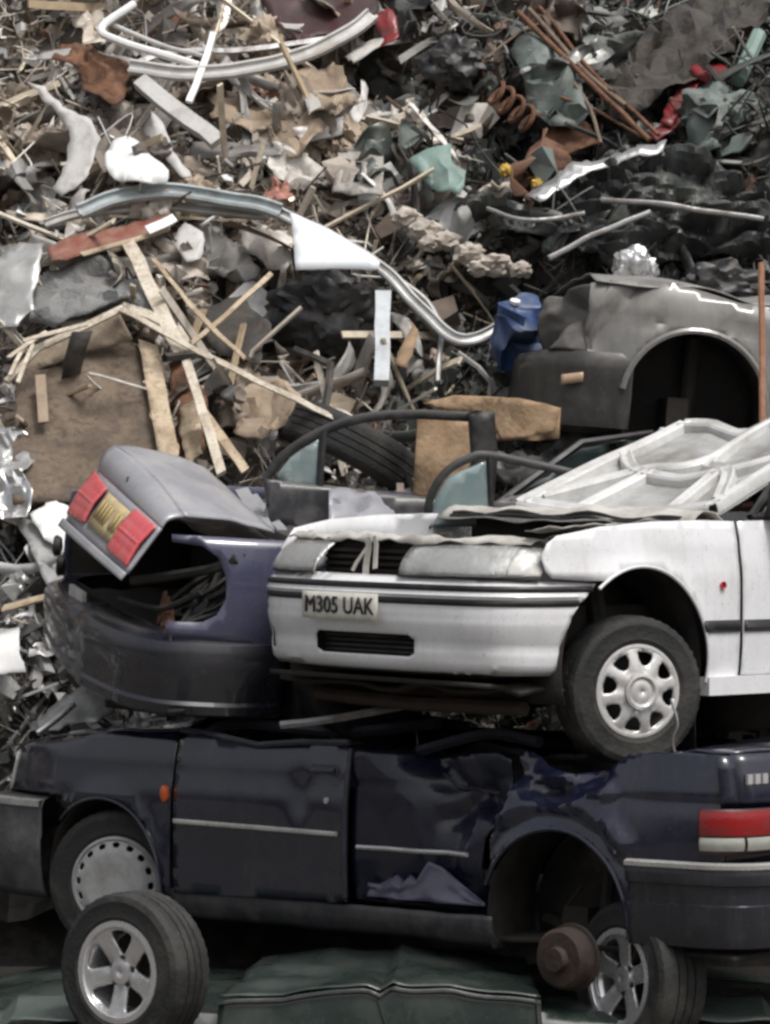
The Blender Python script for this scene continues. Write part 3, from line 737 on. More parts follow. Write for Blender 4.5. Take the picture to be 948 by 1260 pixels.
# ------------------------------------------------------------------ dark blue saloon lying across the stack, nose to the left
def blue_car():
    M = T(1.21, .508, .99) @ rotz(139.5)
    car = thing('blue_saloon', 'crushed dark blue saloon without its roof, second from the bottom of the stack', 'car', M)
    P = lambda name, m, mats, solid=.004, parent=None, **k: m.build(name, mats, parent or car, solid, **k)
    F = 2.5                                   # front axle
    def side(x, z):
        y = .83 - .40 * max(0, z - .62) ** 2 - .5 * max(0, .42 - z) ** 2
        y -= .30 * max(0, x - 2.62) ** 2 + .34 * max(0, -.30 - x) ** 2
        y -= .010 * math.exp(-((z - .79) / .018) ** 2)
        for ax in (0, F):
            d = math.hypot(x - ax, z - .30); y += .014 * math.exp(-((d - .365) / .03) ** 2)
        y += .004 * N((x, z, 0), 3.1, 2) + .006 * N((x, z, 0), 1.6, 12)
        return V((x, y, z))
    # front wing
    o = [(2.10, .26), (2.085, .90), (2.085, .965), (2.5, .945), (2.9, .895), (3.10, .855), (3.14, .80), (3.16, .665), (2.86, .665)] + arc(F, .30, .36, 62, 187, 18)
    m = MB(); m.panel(o, side, res=.045); wing = P('wing', m, 'navy_paint')
    m = MB(); m.tube([side(*p) + V((0, .003, 0)) for p in arc(F, .30, .362, 45, 187, 22)], .007, 6); P('arch_lip', m, 'navy_paint', 0, wing)
    m = MB(); c = side(2.125, .70); m.lathe([(.030, -.004), (.028, .012), (.016, .018), (.001, .019)], 18, M=T(*c) @ Matrix.Diagonal((.8, 1, 1.25, 1))); m.build('side_repeater', 'lamp_amber', wing)
    # front bumper, headlight, bonnet
    plan = smooth_curve([(2.87, .80, 0), (3.08, .775, 0), (3.28, .69, 0), (3.38, .45, 0), (3.42, 0, 0), (3.38, -.45, 0), (3.19, -.66, 0), (3.05, -.76, 0), (2.87, -.80, 0)], 8)
    pf = [(.0, .20), (.03, .24), (.045, .35), (.05, .46), (.04, .475), (.04, .60), (.025, .635), (-.03, .65)]
    def sweep(plan, pf, m, mi=0):
        k = len(pf); vs = []
        for i, p in enumerate(plan):
            d = (plan[min(i + 1, len(plan) - 1)] - plan[max(i - 1, 0)]).normalized()
            n = V((d.y, -d.x, 0));
            cen = V(((plan[0].x + plan[-1].x) / 2, 0, 0))
            if n.dot(p - cen) < 0: n = -n
            for a, z in pf: vs.append(p + n * a + V((0, 0, z)))
        fs = [(i * k + j, i * k + j + 1, (i + 1) * k + j + 1, (i + 1) * k + j) for i in range(len(plan) - 1) for j in range(k - 1)]
        m.add(vs, fs, mi); return m
    blue_car.sweep = sweep
    P('front_bumper', sweep(plan, pf, MB()), 'bumper_pale', .008)
    m = MB(); sweep(plan, [(.042, .60), (.056, .605), (.056, .63), (.03, .638)], m); P('bumper_trim', m, 'bright_trim', 0)
    for sg in (1, -1):
        m = MB(); m.grid(lambda u, v: V((3.14 + .17 * math.sin(u * 1.57) - .05 * v, sg * (.775 - .46 * u), .67 + .165 * v)), 8, 4); P('headlight', m, 'lamp_clear', .008)
    m = MB(); m.grid(lambda u, v: V((3.17, .33 - .66 * v, .67 + .165 * u)), 3, 8); P('grille', m, 'black_plastic', .01)
    def bon(u, v):
        x = 2.10 + 1.14 * u; y = .775 - 1.55 * v
        return V((x - .03 * (2 * v - 1) ** 2 * u, y * (1 - .06 * u), .968 - .115 * u ** 1.7 + .05 * math.sin(math.pi * v) + .02 * N((x, y, 0), 2.5, 4) - .012 * math.exp(-((x - 2.6) / .05) ** 2)))
    m = MB(); m.grid(bon, 24, 24); P('bonnet', m, 'navy_paint', .006)
    # front door
    def dside(x, z):
        p = side(x, z)
        p.y -= .018 * math.exp(-((x - 1.36) / .05) ** 2 - ((z - .72) / .09) ** 2) + .012 * math.exp(-((x - 1.75) / .3) ** 2 - ((z - .42) / .1) ** 2)
        return p
    o = [(2.075, .275), (2.07, .93), (2.0, .975), (1.62, .925), (1.38, .945), (1.115, .95), (1.105, .88), (1.09, .30)]
    m = MB(); m.panel(o, dside, res=.04); fd = P('front_door', m, 'navy_paint', .008)
    m = MB()
    m.tube([dside(2.065, .585) + V((0, .008, 0)), dside(1.95, .585) + V((0, .012, 0)), dside(1.60, .583) + V((0, .012, 0)), dside(1.13, .58) + V((0, .012, 0))], .011, 6, sq=.6); P('side_trim', m, 'bright_trim', 0, fd)
    m = MB(); m.tube([dside(2.07, .965) + V((0, .004, .01)), dside(1.95, .955) + V((0, -.01, .01)), dside(1.62, .915) + V((0, .002, .012)), dside(1.38, .935) + V((0, .004, .014)), dside(1.11, .945) + V((0, .004, .012))], .014, 6); P('waist_seal', m, 'navy_scuffed', 0, fd)
    m = MB()
    m.panel([(1.30, .775), (1.15, .775), (1.15, .86), (1.30, .86)], lambda x, z: dside(x, z) + V((0, .004 - .012 * math.exp(-((x - 1.22) / .03) ** 2 - ((z - .8) / .02) ** 2), 0)), res=.02)
    m.tube([dside(1.29, .835) + V((0, .012, 0)), dside(1.16, .838) + V((0, .014, 0))], .011, 6)
    P('door_handle', m, 'navy_scuffed', .004, fd)
    m = MB(); m.lathe([(.014, 0), (.013, .008), (.001, .008)], 14, M=T(*(dside(1.20, .715) + V((0, .002, 0))))); P('door_lock', m, 'bright_trim', 0, fd)
    m = MB(); m.tube([dside(1.10, z) + V((-.005, .006, 0)) for z in (.32, .5, .7, .85, .93)], .012, 6); P('door_edge_seal', m, 'navy_scuffed', 0, fd)
    def crease(x, z, line, w_):
        b = 9
        for (ax, az), (bx_, bz) in zip(line, line[1:]):
            dx, dz = bx_ - ax, bz - az; t = max(0, min(1, ((x - ax) * dx + (z - az) * dz) / (dx * dx + dz * dz)))
            b = min(b, math.hypot(x - ax - dx * t, z - az - dz * t))
        return max(0, 1 - b / w_)
    # rear door, pushed in and torn along its foot
    def rside(x, z):
        p = side(x, z)
        t = max(0, 1 - abs((x - .66) / .5)) ** .8
        p.y -= .10 * t * (1 - .35 * abs(z - .6)) + .012 * N((x, z, 0), 3, 3) - .05 * crease(x, z, [(1.0, .92), (.78, .74), (.72, .52)], .16) + .055 * crease(x, z, [(.78, .93), (.55, .80), (.30, .84)], .10) + .05 * crease(x, z, [(.60, .66), (.45, .76), (.36, .70)], .07) - .04 * crease(x, z, [(.55, .93), (.44, .66), (.50, .50)], .07)
        p.y -= .05 * math.exp(-((x - .45) / .12) ** 2 - ((z - .72) / .12) ** 2)
        if z < .48: p.y -= .10 * (.48 - z) / .2 * (.5 + N((x, 0, 0), 7, 4))
        return p
    o = [(1.08, .31), (1.07, .93), (.9, .93), (.72, .90), (.55, .925), (.36, .95), (.28, .92), (.29, .74), (.40, .60), (.42, .46), (.45, .30)]
    m = MB(); m.panel(o, rside, res=.02); rd = P('rear_door', m, 'navy_darkened', .012)
    m = MB(); m.tube([rside(x, .53) + V((0, .012, 0)) for x in (1.05, .9, .75, .6, .47)], .010, 6); P('side_trim', m, 'bright_trim', 0, rd)
    TP = [(0, .30), (.10, .28), (.22, .50), (.28, .36), (.34, .52), (.40, .42), (.50, .84), (.60, .74), (.80, .40), (1, .05)]
    def torn_top(u):
        for (a, b), (c, d) in zip(TP, TP[1:]):
            if a <= u <= c: return b + (d - b) * (u - a) / (c - a)
        return .05
    def torn(u, v):
        x = 1.0 - .62 * u; z = .33 + .19 * v * torn_top(u)
        return V((x, .79 + .030 * N((u * 3, v * 1.5, 0), 1.5, 4) + .025 * (1 - v), z))
    m = MB(); m.grid(torn, 50, 8); P('torn_skin', m, 'torn_violet', .004, rd)
    # rear quarter, crushed on top by the wheel above it
    def qside(x, z):
        p = side(x, z)
        b = math.exp(-((x - .02) / .30) ** 2)
        p.y -= .07 * b * max(0, (z - .62) / .25)
        p.y += .055 * crease(x, z, [(.24, .80), (.10, .855), (.02, .87), (-.10, .80), (-.22, .81)], .07) - .05 * crease(x, z, [(.26, .86), (.06, .80), (-.04, .83), (-.16, .87)], .06) + .04 * crease(x, z, [(.28, .70), (.12, .765), (-.08, .755), (-.26, .70), (-.33, .62)], .06)
        p.y += .008 * N((x, z, 0), 5.5, 8) * b
        return p
    o = [(-.44, .27), (-.74, .27), (-.765, .60), (-.77, .93), (-.75, .975), (-.55, .985), (-.30, .965), (-.20, .90), (-.04, .875), (.10, .90), (.20, .955), (.29, .95), (.27, .75), (.37, .62), (.40, .42), (.40, .30)]
    o = [(-.40, .26), (-.74, .27), (-.765, .60), (-.77, .93), (-.75, .975), (-.55, .985), (-.30, .965), (-.20, .90), (-.04, .875), (.10, .90), (.20, .955), (.245, .95), (.235, .80), (.33, .60)] + arc(0, .30, .36, 30, 187, 18)
    m = MB(); m.panel(o, qside, res=.02); rq = P('rear_quarter', m, 'navy_paint')
    m = MB(); m.tube([qside(*p) + V((0, .003, 0)) for p in arc(0, .30, .362, 20, 187, 24)], .010, 6); P('arch_lip', m, 'navy_paint', 0, rq)
    # sill
    m = MB(); m.grid(lambda u, v: V((2.12 - 1.78 * u, .805 - .05 * math.cos(v * 3.1) * 0 + .03 * math.sin(v * 2.6) - .07 * v, .29 - .12 * v + .008 * N((u * 8, v, 0), 1.5))), 30, 6); P('sill', m, 'bumper_grey', .006)
    # rear bumper wraps round the corner
    plan = smooth_curve([(-.36, .825, 0), (-.55, .805, 0), (-.74, .775, 0), (-.85, .67, 0), (-.90, .4, 0), (-.92, 0, 0), (-.90, -.4, 0), (-.85, -.67, 0), (-.78, -.765, 0), (-.55, -.805, 0), (-.36, -.825, 0)], 8)
    rb = P('rear_bumper', sweep(plan, [(-.03, .235), (.005, .245), (.018, .30), (.02, .40), (.012, .405), (.012, .48), (.028, .485), (.034, .525), (.026, .545), (-.03, .55)], MB()), 'bumper_navy', .008)
    m = MB(); sweep(plan, [(.026, .540), (.044, .546), (.046, .562), (.02, .570)], m); P('bumper_trim', m, 'bright_trim', 0, rb)
    # tail lights, boot lid, badge
    def corner(t, z, o_=0):                   # runs round the rear left corner: t = 0 on the side, 1 on the rear face
        pl = corner.pl; i = t * (len(pl) - 1); j = min(int(i), len(pl) - 2); p = pl[j].lerp(pl[j + 1], i - j)
        d = (pl[j + 1] - pl[j]).normalized(); n = V((d.y, -d.x, 0)); n = -n if n.dot(p - V((-.4, .3, 0))) < 0 else n
        return V((p.x, p.y, z)) + n * o_
    corner.pl = smooth_curve([(-.64, .80, 0), (-.74, .775, 0), (-.805, .71, 0), (-.835, .57, 0), (-.845, .36, 0)], 8)
    for sg in (1, -1):
        S = V((1, sg, 1)); q = lambda t, z, o_=0: Vector((S[i] * corner(t, z, o_)[i] for i in range(3)))
        m = MB(); m.grid(lambda u, v: q(.08 + .92 * u, .600 + .175 * v, .012), 20, 4); tl = P('tail_light', m, 'maroon', .01)
        m = MB(); m.grid(lambda u, v: q(.10 + .88 * u, .672 + .096 * v, .022 + .006 * math.sin(v * 3.1)), 20, 5); P('red_lens', m, 'lamp_deep_red', 0, tl)
        m = MB(); m.grid(lambda u, v: q(.10 + .40 * u, .615 + .05 * v, .022 + .006 * math.sin(v * 3.1)), 12, 5); m.grid(lambda u, v: q(.53 + .45 * u, .615 + .05 * v, .022 + .006 * math.sin(v * 3.1)), 12, 5); P('white_lens', m, 'lamp_dim', 0, tl)
    m = MB(); m.grid(lambda u, v: (lambda p: p)(V((corner(.52 + .48 * min(u * 2, 1), 0).x + .004, (corner(.52, 0).y) * (1 - 2 * u), .78 + .20 * v))), 40, 5)
    m = MB()
    yy = lambda u: .70 - 1.40 * u
    m.grid(lambda u, v: V((-.825 - .02 * math.sin(math.pi * u) + .05 * abs(2 * u - 1) ** 6 + .03 * v * v, yy(u), .775 + .205 * v)), 20, 6)
    m.grid(lambda u, v: V((-.795 - .02 * math.sin(math.pi * u) + .05 * abs(2 * u - 1) ** 6 * (1 - v) + .50 * v, yy(u) * (1 + .04 * v), .98 + .015 * math.sin(math.pi * u) - .10 * math.exp(-(((-.855 + .55 * v) + .04) / .3) ** 2 - ((yy(u) - .43) / .35) ** 2) + .012 * N((u * 4, v * 3, 0), 1.5, 5))), 20, 12)
    bl = P('boot_lid', m, 'navy_paint', .01)
    m = MB()
    for k in range(3): m.box((-.805 - .006 * k, .655 - .042 * k, .885), (.012, .032, .038), mi=0)
    P('boot_badge', m, 'badge', 0, bl)
    m = MB(); m.grid(lambda u, v: V((-.80 + .05 * abs(2 * u - 1) ** 6, .74 - 1.48 * u, .27 + .52 * v)), 10, 4); m.grid(lambda u, v: V((-.79 + .04 * u + .02 * v, .705 + .06 * u, .775 + .20 * v)), 2, 4); P('rear_panel', m, 'navy_paint', .01)
    # far side, floor, wheel houses, crushed roof and seats inside
    for x0, x1, nm in ((1.12, 2.08, 'front_door'), (.28, 1.1, 'rear_door')):
        m = MB(); m.panel([(x0, .28), (x1, .28), (x1, .93), (x0, .93)], lambda x, z: V((1, -1, 1)) * side(x, z), res=.1); P(nm, m, 'navy_paint')
    m = MB(); m.panel(o, lambda x, z: V((1, -1, 1)) * side(x, z), res=.08); P('rear_quarter', m, 'navy_paint')
    m = MB(); m.panel([(2.10, .26), (2.085, .965), (2.9, .895), (3.10, .80), (3.12, .665), (2.86, .665)] + arc(F, .30, .36, 62, 187, 18), lambda x, z: V((1, -1, 1)) * side(x, z), res=.08); P('wing', m, 'navy_paint')
    m = MB(); m.grid(lambda u, v: V((2.95 - 3.75 * u, .74 - 1.48 * v, .20 + .02 * N((u * 10, v * 4, 0), 1.5))), 30, 12); m.panel([(-.7, .2), (.7, .2), (.7, .92), (-.7, .92)], lambda y, z: V((2.10, y, z)), res=.2); P('floor_pan', m, 'underbody', .02)
    for ax in (0, F):
        for sg in (1, -1):
            m = MB(); pts = arc(ax, .30, .372, -22, 202, 26)
            m.grid(lambda u, v: V((pts[int(round(u * 26))][0], sg * (.795 - .30 * v), pts[int(round(u * 26))][1])), 26, 3)
            m.panel(arc(ax, .30, .37, 0, 360, 24)[:-1], lambda x, z: V((x, sg * .47, max(z, .16))), res=.15); P('wheel_arch_liner', m, 'underbody', .004)
    def roof(u, v):
        x = 2.05 - 1.85 * u; y = .70 - 1.40 * v
        return V((x, y, .80 + .14 * N((x, y, 0), 1.8, 3) + .07 * abs(N((x, y, 0), 4.2, 6)) + .03 * N((x, y, 1), 9, 2)))
    m = MB(); m.grid(roof, 50, 36); P('crushed_roof', m, 'navy_scuffed' if 0 else 'dark_metal', .006)
    for pts in ([(2.05, .70, .93), (1.9, .62, 1.0), (1.5, .4, .97), (1.0, .35, 1.02)], [(2.0, .3, .95), (1.6, .1, 1.03), (1.2, -.1, .98)], [(.9, .6, .92), (.6, .5, 1.0), (.3, .55, .98)]):
        m = MB(); m.tube(smooth_curve(pts, 6), .025, 6); P('bent_pillar', m, 'navy_scuffed', 0)
    # wheels: steered front wheel, bare drum where the rear wheel was
    make_wheel('slots', car, T(F - .01, .72, .29) @ rotz(24) @ roty(20), .32, .17)
    make_wheel('slots', car, T(F, -.73, .29) @ rotz(180), .30, .17)
    m = MB(); m.lathe([(.001, .06), (.045, .06), (.05, .03), (.105, .028), (.118, .015), (.12, -.05), (.132, -.052), (.134, -.065), (.001, -.066)], 40, M=T(-.09, .90, .165)); dr = P('brake_drum', m, 'brake_rust', 0)
    m = MB(); m.tube([(-.09, .86, .165), (-.0, -.6, .17)], .035, 8); m.tube([(.0, .55, .19), (.30, .50, .26)], .03, 6); m.tube([(-.06, .60, .2), (-.07, .56, .52)], .028, 8); m.box((.03, .60, .29), (.12, .12, .10)); m.tube(smooth_curve([(.06, .64, .2), (.12, .62, .3), (.04, .6, .42)], 6), .008, 5); P('rear_axle', m, 'underbody', 0)
    return car
blue_car()

# ------------------------------------------------------------------ grey-violet saloon, tail towards us on the left
def violet_car():
    M = T(-.46, 2.09, 1.945) @ rotz(24) @ rotx(10)
    car = thing('violet_saloon', 'smashed violet grey saloon, its boot lid wrenched askew, wedged between white car and scrap', 'car', M)
    IM = M.inverted()
    P = lambda name, m, mats, solid=.004, parent=None, **k: m.build(name, mats, parent or car, solid, **k)
    def side(x, z):                           # right side, y < 0
        y = .80 - .5 * max(0, z - .62) ** 2 - .4 * max(0, .4 - z) ** 2 - .42 * max(0, -.35 - x) ** 2 + .006 * N((x, z, 0), 3, 4)
        d = math.hypot(x, z - .29); y += .012 * math.exp(-((d - .35) / .03) ** 2)
        return V((x, -y, z))
    # right rear quarter, open where the lamp cluster was torn out
    o = [(-.74, .55), (-.62, .53), (-.36, .50)] + list(reversed(arc(0, .29, .345, 10, 150, 14))) + [(.36, .24), (.95, .24), (.95, .93), (.3, .955), (-.2, .97), (-.66, .985), (-.84, .985), (-.84, .955), (-.72, .945), (-.655, .90), (-.625, .82), (-.625, .73), (-.66, .66), (-.72, .625), (-.86, .62), (-.86, .55)]
    m = MB(); m.panel(o, side, res=.045); P('rear_quarter', m, 'violet_paint')
    m = MB(); m.panel([(-.85, .25), (.95, .24), (.95, .93), (-.52, .975), (-.85, .95)], lambda x, z: V((1, -1, 1)) * side(x, z), res=.1); P('rear_quarter', m, 'violet_paint')
    # boot cavity: floor, back wall, inner wings, loose wiring
    m = MB()
    m.grid(lambda u, v: V((-.80 + .9 * u, .70 - 1.40 * v, .50 + .02 * N((u * 6, v * 6, 0), 1))), 8, 8)
    m.grid(lambda u, v: V((-.25, .72 - 1.44 * v, .45 + .50 * u)), 4, 8)
    m.grid(lambda u, v: V((-.82 + .6 * u, .66 - .04 * u, .48 + .44 * v)), 6, 5)
    m.grid(lambda u, v: V((-.55 + .3 * u, -.74 + .12 * u, .48 + .44 * v)), 6, 5)
    m.grid(lambda u, v: V((-.86 + .02 * v, .70 - 1.40 * u, .30 + .26 * v)), 8, 4)
    P('boot_cavity', m, 'underbody', .01)
    m = MB()
    rnd = random.Random(5)
    for k in range(16):
        a = V((-.80 + rnd.uniform(0, .1), -.30 - rnd.uniform(0, .38), .56 + rnd.uniform(0, .06)))
        b = V((-.60 + rnd.uniform(-.05, .15), -.42 - rnd.uniform(0, .26), .72 + rnd.uniform(-.05, .12)))
        c = V((-.45 + rnd.uniform(-.1, .1), -.3 - rnd.uniform(0, .4), .86))
        m.tube(smooth_curve([a, b, c], 6), rnd.uniform(.006, .018), 5)
    P('wiring_loom', m, 'black_plastic', 0)
    m = MB()
    for k in range(4):
        a = V((-.80, -.44 - .055 * k, .56)); m.bar(a, a + V((.04, .05 + .03 * k, .13 - .02 * k)), .03, .006, side=(0, 1, .3))
    P('lamp_bracket', m, 'rust', 0)
    m = MB(); m.tube(smooth_curve([(-.84, -.20, .70), (-.75, -.48, .78), (-.66, -.66, .84), (-.58, -.74, .90)], 8), .022, 7); m.tube(smooth_curve([(-.86, -.1, .60), (-.80, -.46, .63), (-.70, -.66, .74)], 8), .014, 7); P('boot_seal', m, 'rubber', 0)
    m = MB(); m.lathe([(.001, .02), (.04, .03), (.05, .05), (.045, .06)], 16, M=T(-.86, .62, .70) @ rotz(60)); m.lathe([(.001, .02), (.04, .03), (.05, .05), (.045, .06)], 16, M=T(-.86, .56, .62) @ rotz(60)); P('lamp_holder', m, 'black_plastic', 0)
    # bumper
    plan = smooth_curve([(-.36, -.80, 0), (-.62, -.775, 0), (-.84, -.70, 0), (-.95, -.52, 0), (-1.0, -.25, 0), (-1.02, .05, 0), (-1.0, .36, 0), (-.95, .54, 0), (-.84, .66, 0), (-.6, .74, 0), (-.36, .78, 0)], 8)
    pf = [(-.06, .215), (.0, .22), (.022, .235), (.026, .27), (.014, .285), (.020, .34), (.03, .43), (.03, .50), (.015, .535), (-.03, .555), (-.11, .565)]
    k = len(pf); vs = []
    for i, p in enumerate(plan):
        d = (plan[min(i + 1, len(plan) - 1)] - plan[max(i - 1, 0)]).normalized(); n = V((d.y, -d.x, 0)); n = -n if n.dot(p - V((-.4, 0, 0))) < 0 else n
        for a, z in pf: vs.append(p + n * (a + .010 * N((p.x, p.y, z), 3, 4) - .02 * math.exp(-((p.y + .05) / .05) ** 2) * (1 if z > .45 else .3)) + V((0, 0, z + max(0, (p.y + .1) / .75) * .15 * (.565 - z) / .35 + .012 * N((p.x, p.y, 0), 2.5, 9))))
    m = MB(); m.add(vs, [(i * k + j, i * k + j + 1, (i + 1) * k + j + 1, (i + 1) * k + j) for i in range(len(plan) - 1) for j in range(k - 1)])
    P('rear_bumper', m, 'bumper_violet', .008)
    m = MB(); m.bar((-.98, .20, .585), (-.98, .02, .58), .05, .02, side=(0, 0, 1)); P('plate_lamp', m, 'plastic_pale', 0)
    # boot lid, twisted out of place
    pts = {}
    def W(px, py, Y): return IM @ at(px, py, Y)
    LB, RB = W(82, 640, 1.95), W(157, 706, 1.02)
    LM, RM = W(122, 580, 2.00), W(199, 650, 1.07)
    LT, RT = W(141, 549, 2.03), W(226, 636, 1.12)
    LK, RK = W(252, 575, 2.40), W(338, 656, 1.45)
    def quad(a, b, c, d, u, v): return a.lerp(b, u).lerp(c.lerp(d, u), v)      # a,b bottom; c,d top; u across, v up
    nb = (RB - LB).cross(LM - LB).normalized()
    if (M.to_3x3() @ nb).y > 0: nb = -nb
    band = lambda u, v, o=0: quad(LB, RB, LM, RM, u, v) + nb * (o + .02 * math.sin(math.pi * u))
    m = MB()
    m.grid(lambda u, v: band(u, v), 16, 8)
    nt_ = (RM - LM).cross(LT - LM).normalized()
    if (M.to_3x3() @ nt_).y > 0: nt_ = -nt_
    m.grid(lambda u, v: quad(LM, RM, LT, RT, u, v) + nb * .02 * math.sin(math.pi * u) * (1 - v) + V((0, 0, .035)) * math.sin(math.pi * u) * v + nt_ * .022 * math.sin(math.pi * v), 16, 8)
    m.grid(lambda u, v: quad(LT, RT, LK, RK, u, v) + V((0, 0, .035 * math.sin(math.pi * u) * (1 - v) + .02 * math.sin(math.pi * v) + .008 * N((u * 4, v * 4, 0), 1, 6))) , 16, 14)
    lid = P('boot_lid', m, 'faded_violet_paint', .012)
    m = MB(); m.grid(lambda u, v: band(-.01 + 1.02 * u, -.16 + .16 * v, .012), 16, 3); P('lid_lower_lip', m, 'faded_violet_paint', .012, lid)
    for u0, u1, sk in ((.02, .30, 0), (.72, .985, 0)):
        m = MB(); m.grid(lambda u, v: band(u0 + (u1 - u0) * u, (.10 + .86 * v) * (1 if u0 > .5 else 1 - .18 * u) + (.0 if u0 > .5 else .10 * u), .018 + .012 * math.sin(math.pi * v) + .0022 * abs(math.sin(v * 12.6)) + .006 * (abs(v - .5) < .04)), 14, 24)
        P('tail_light', m, 'lamp_pink', .012, lid)
    m = MB(); m.grid(lambda u, v: band(.33 + .37 * u, .20 + .66 * v, .016), 8, 4)
    for k in range(7):
        if k == 4: continue
        m.grid(lambda u, v: band(.35 + .33 * (k + .12 + .66 * u) / 7, .36 + .36 * v, .0225), 2, 2, 1)
    P('number_plate', m, ['plate_yellow', 'smudge'], .003, lid)
    m = MB(); c = quad(LM, RM, LT, RT, .45, .55) + nt_ * .046; m.lathe([(.016, 0), (.014, .006), (.001, .004)], 14, M=T(*c) @ rotz(60)); P('boot_lock', m, 'black_plastic', 0, lid)
    m = MB(); m.bar(quad(LM, RM, LT, RT, .30, .05) + nt_ * .02, quad(LM, RM, LT, RT, .72, .05) + nt_ * .02, .03, .02, side=nb); P('lid_shadow_strip', m, 'black_plastic', 0, lid) if 0 else None
    # what is left of the cabin: bent pillars, parcel shelf, dark crushed trim
    for a, b, wd in (((298, 605), (332, 658), .06), ((312, 612), (352, 660), .04)):
        m = MB(); m.bar(W(a[0], a[1], 2.35), W(b[0], b[1], 1.75), wd, .03, side=(1, 0, .3), seg=6, wob=.006); P('rear_pillar', m, 'faded_violet_paint', 0)
    m = MB()
    def crushed(u, v):
        p = at(330 + 160 * u, 662 - 62 * v + 10 * u, 1.72 + .9 * v + .2 * u)
        return IM @ (p + V((0, 0, .09 * N((u * 7, v * 4, 0), 1, 3) - .03)))
    m.grid(crushed, 30, 14, smooth=False); P('crushed_cabin', m, 'dark_metal', .006)
    m = MB()
    def skirt(u, v):
        p = at(405 + 85 * u, 600 + 55 * v + 12 * u, 1.9 + .2 * u - .2 * v); return IM @ (p + V((0, .05 * N((u * 4, v * 4, 0), 1, 8), .03 * N((u * 5, v * 3, 0), 1, 2))))
    m.grid(skirt, 14, 8); P('roof_skin', m, 'faded_violet_paint', .005)
    m = MB(); m.grid(lambda u, v: V((-.5 + 1.45 * u, .74 - 1.48 * v, .90 + .05 * N((u * 8, v * 6, 0), 1, 3) - .3 * u * 0)), 20, 16); P('parcel_shelf', m, 'dark_metal', .006)
    m = MB(); m.grid(lambda u, v: V((-.85 + 1.8 * u, .76 - 1.52 * v, .24 + .02 * N((u * 8, v * 5, 0), 1))), 16, 10); m.grid(lambda u, v: V((.94, .74 - 1.48 * v, .24 + .66 * u)), 4, 6); P('floor_pan', m, 'underbody', .02)
    m = MB(); m.tube(smooth_curve([(-.95, -.25, .18), (-.6, -.3, .15), (0, -.2, .16), (.8, -.1, .17)], 6), .03, 8); P('exhaust', m, 'brake_rust', 0)
    make_wheel('slots', car, T(0, -.70, .27) @ rotz(180), .29, .165); make_wheel('slots', car, T(0, .70, .27), .29, .165)
    return car
violet_car()

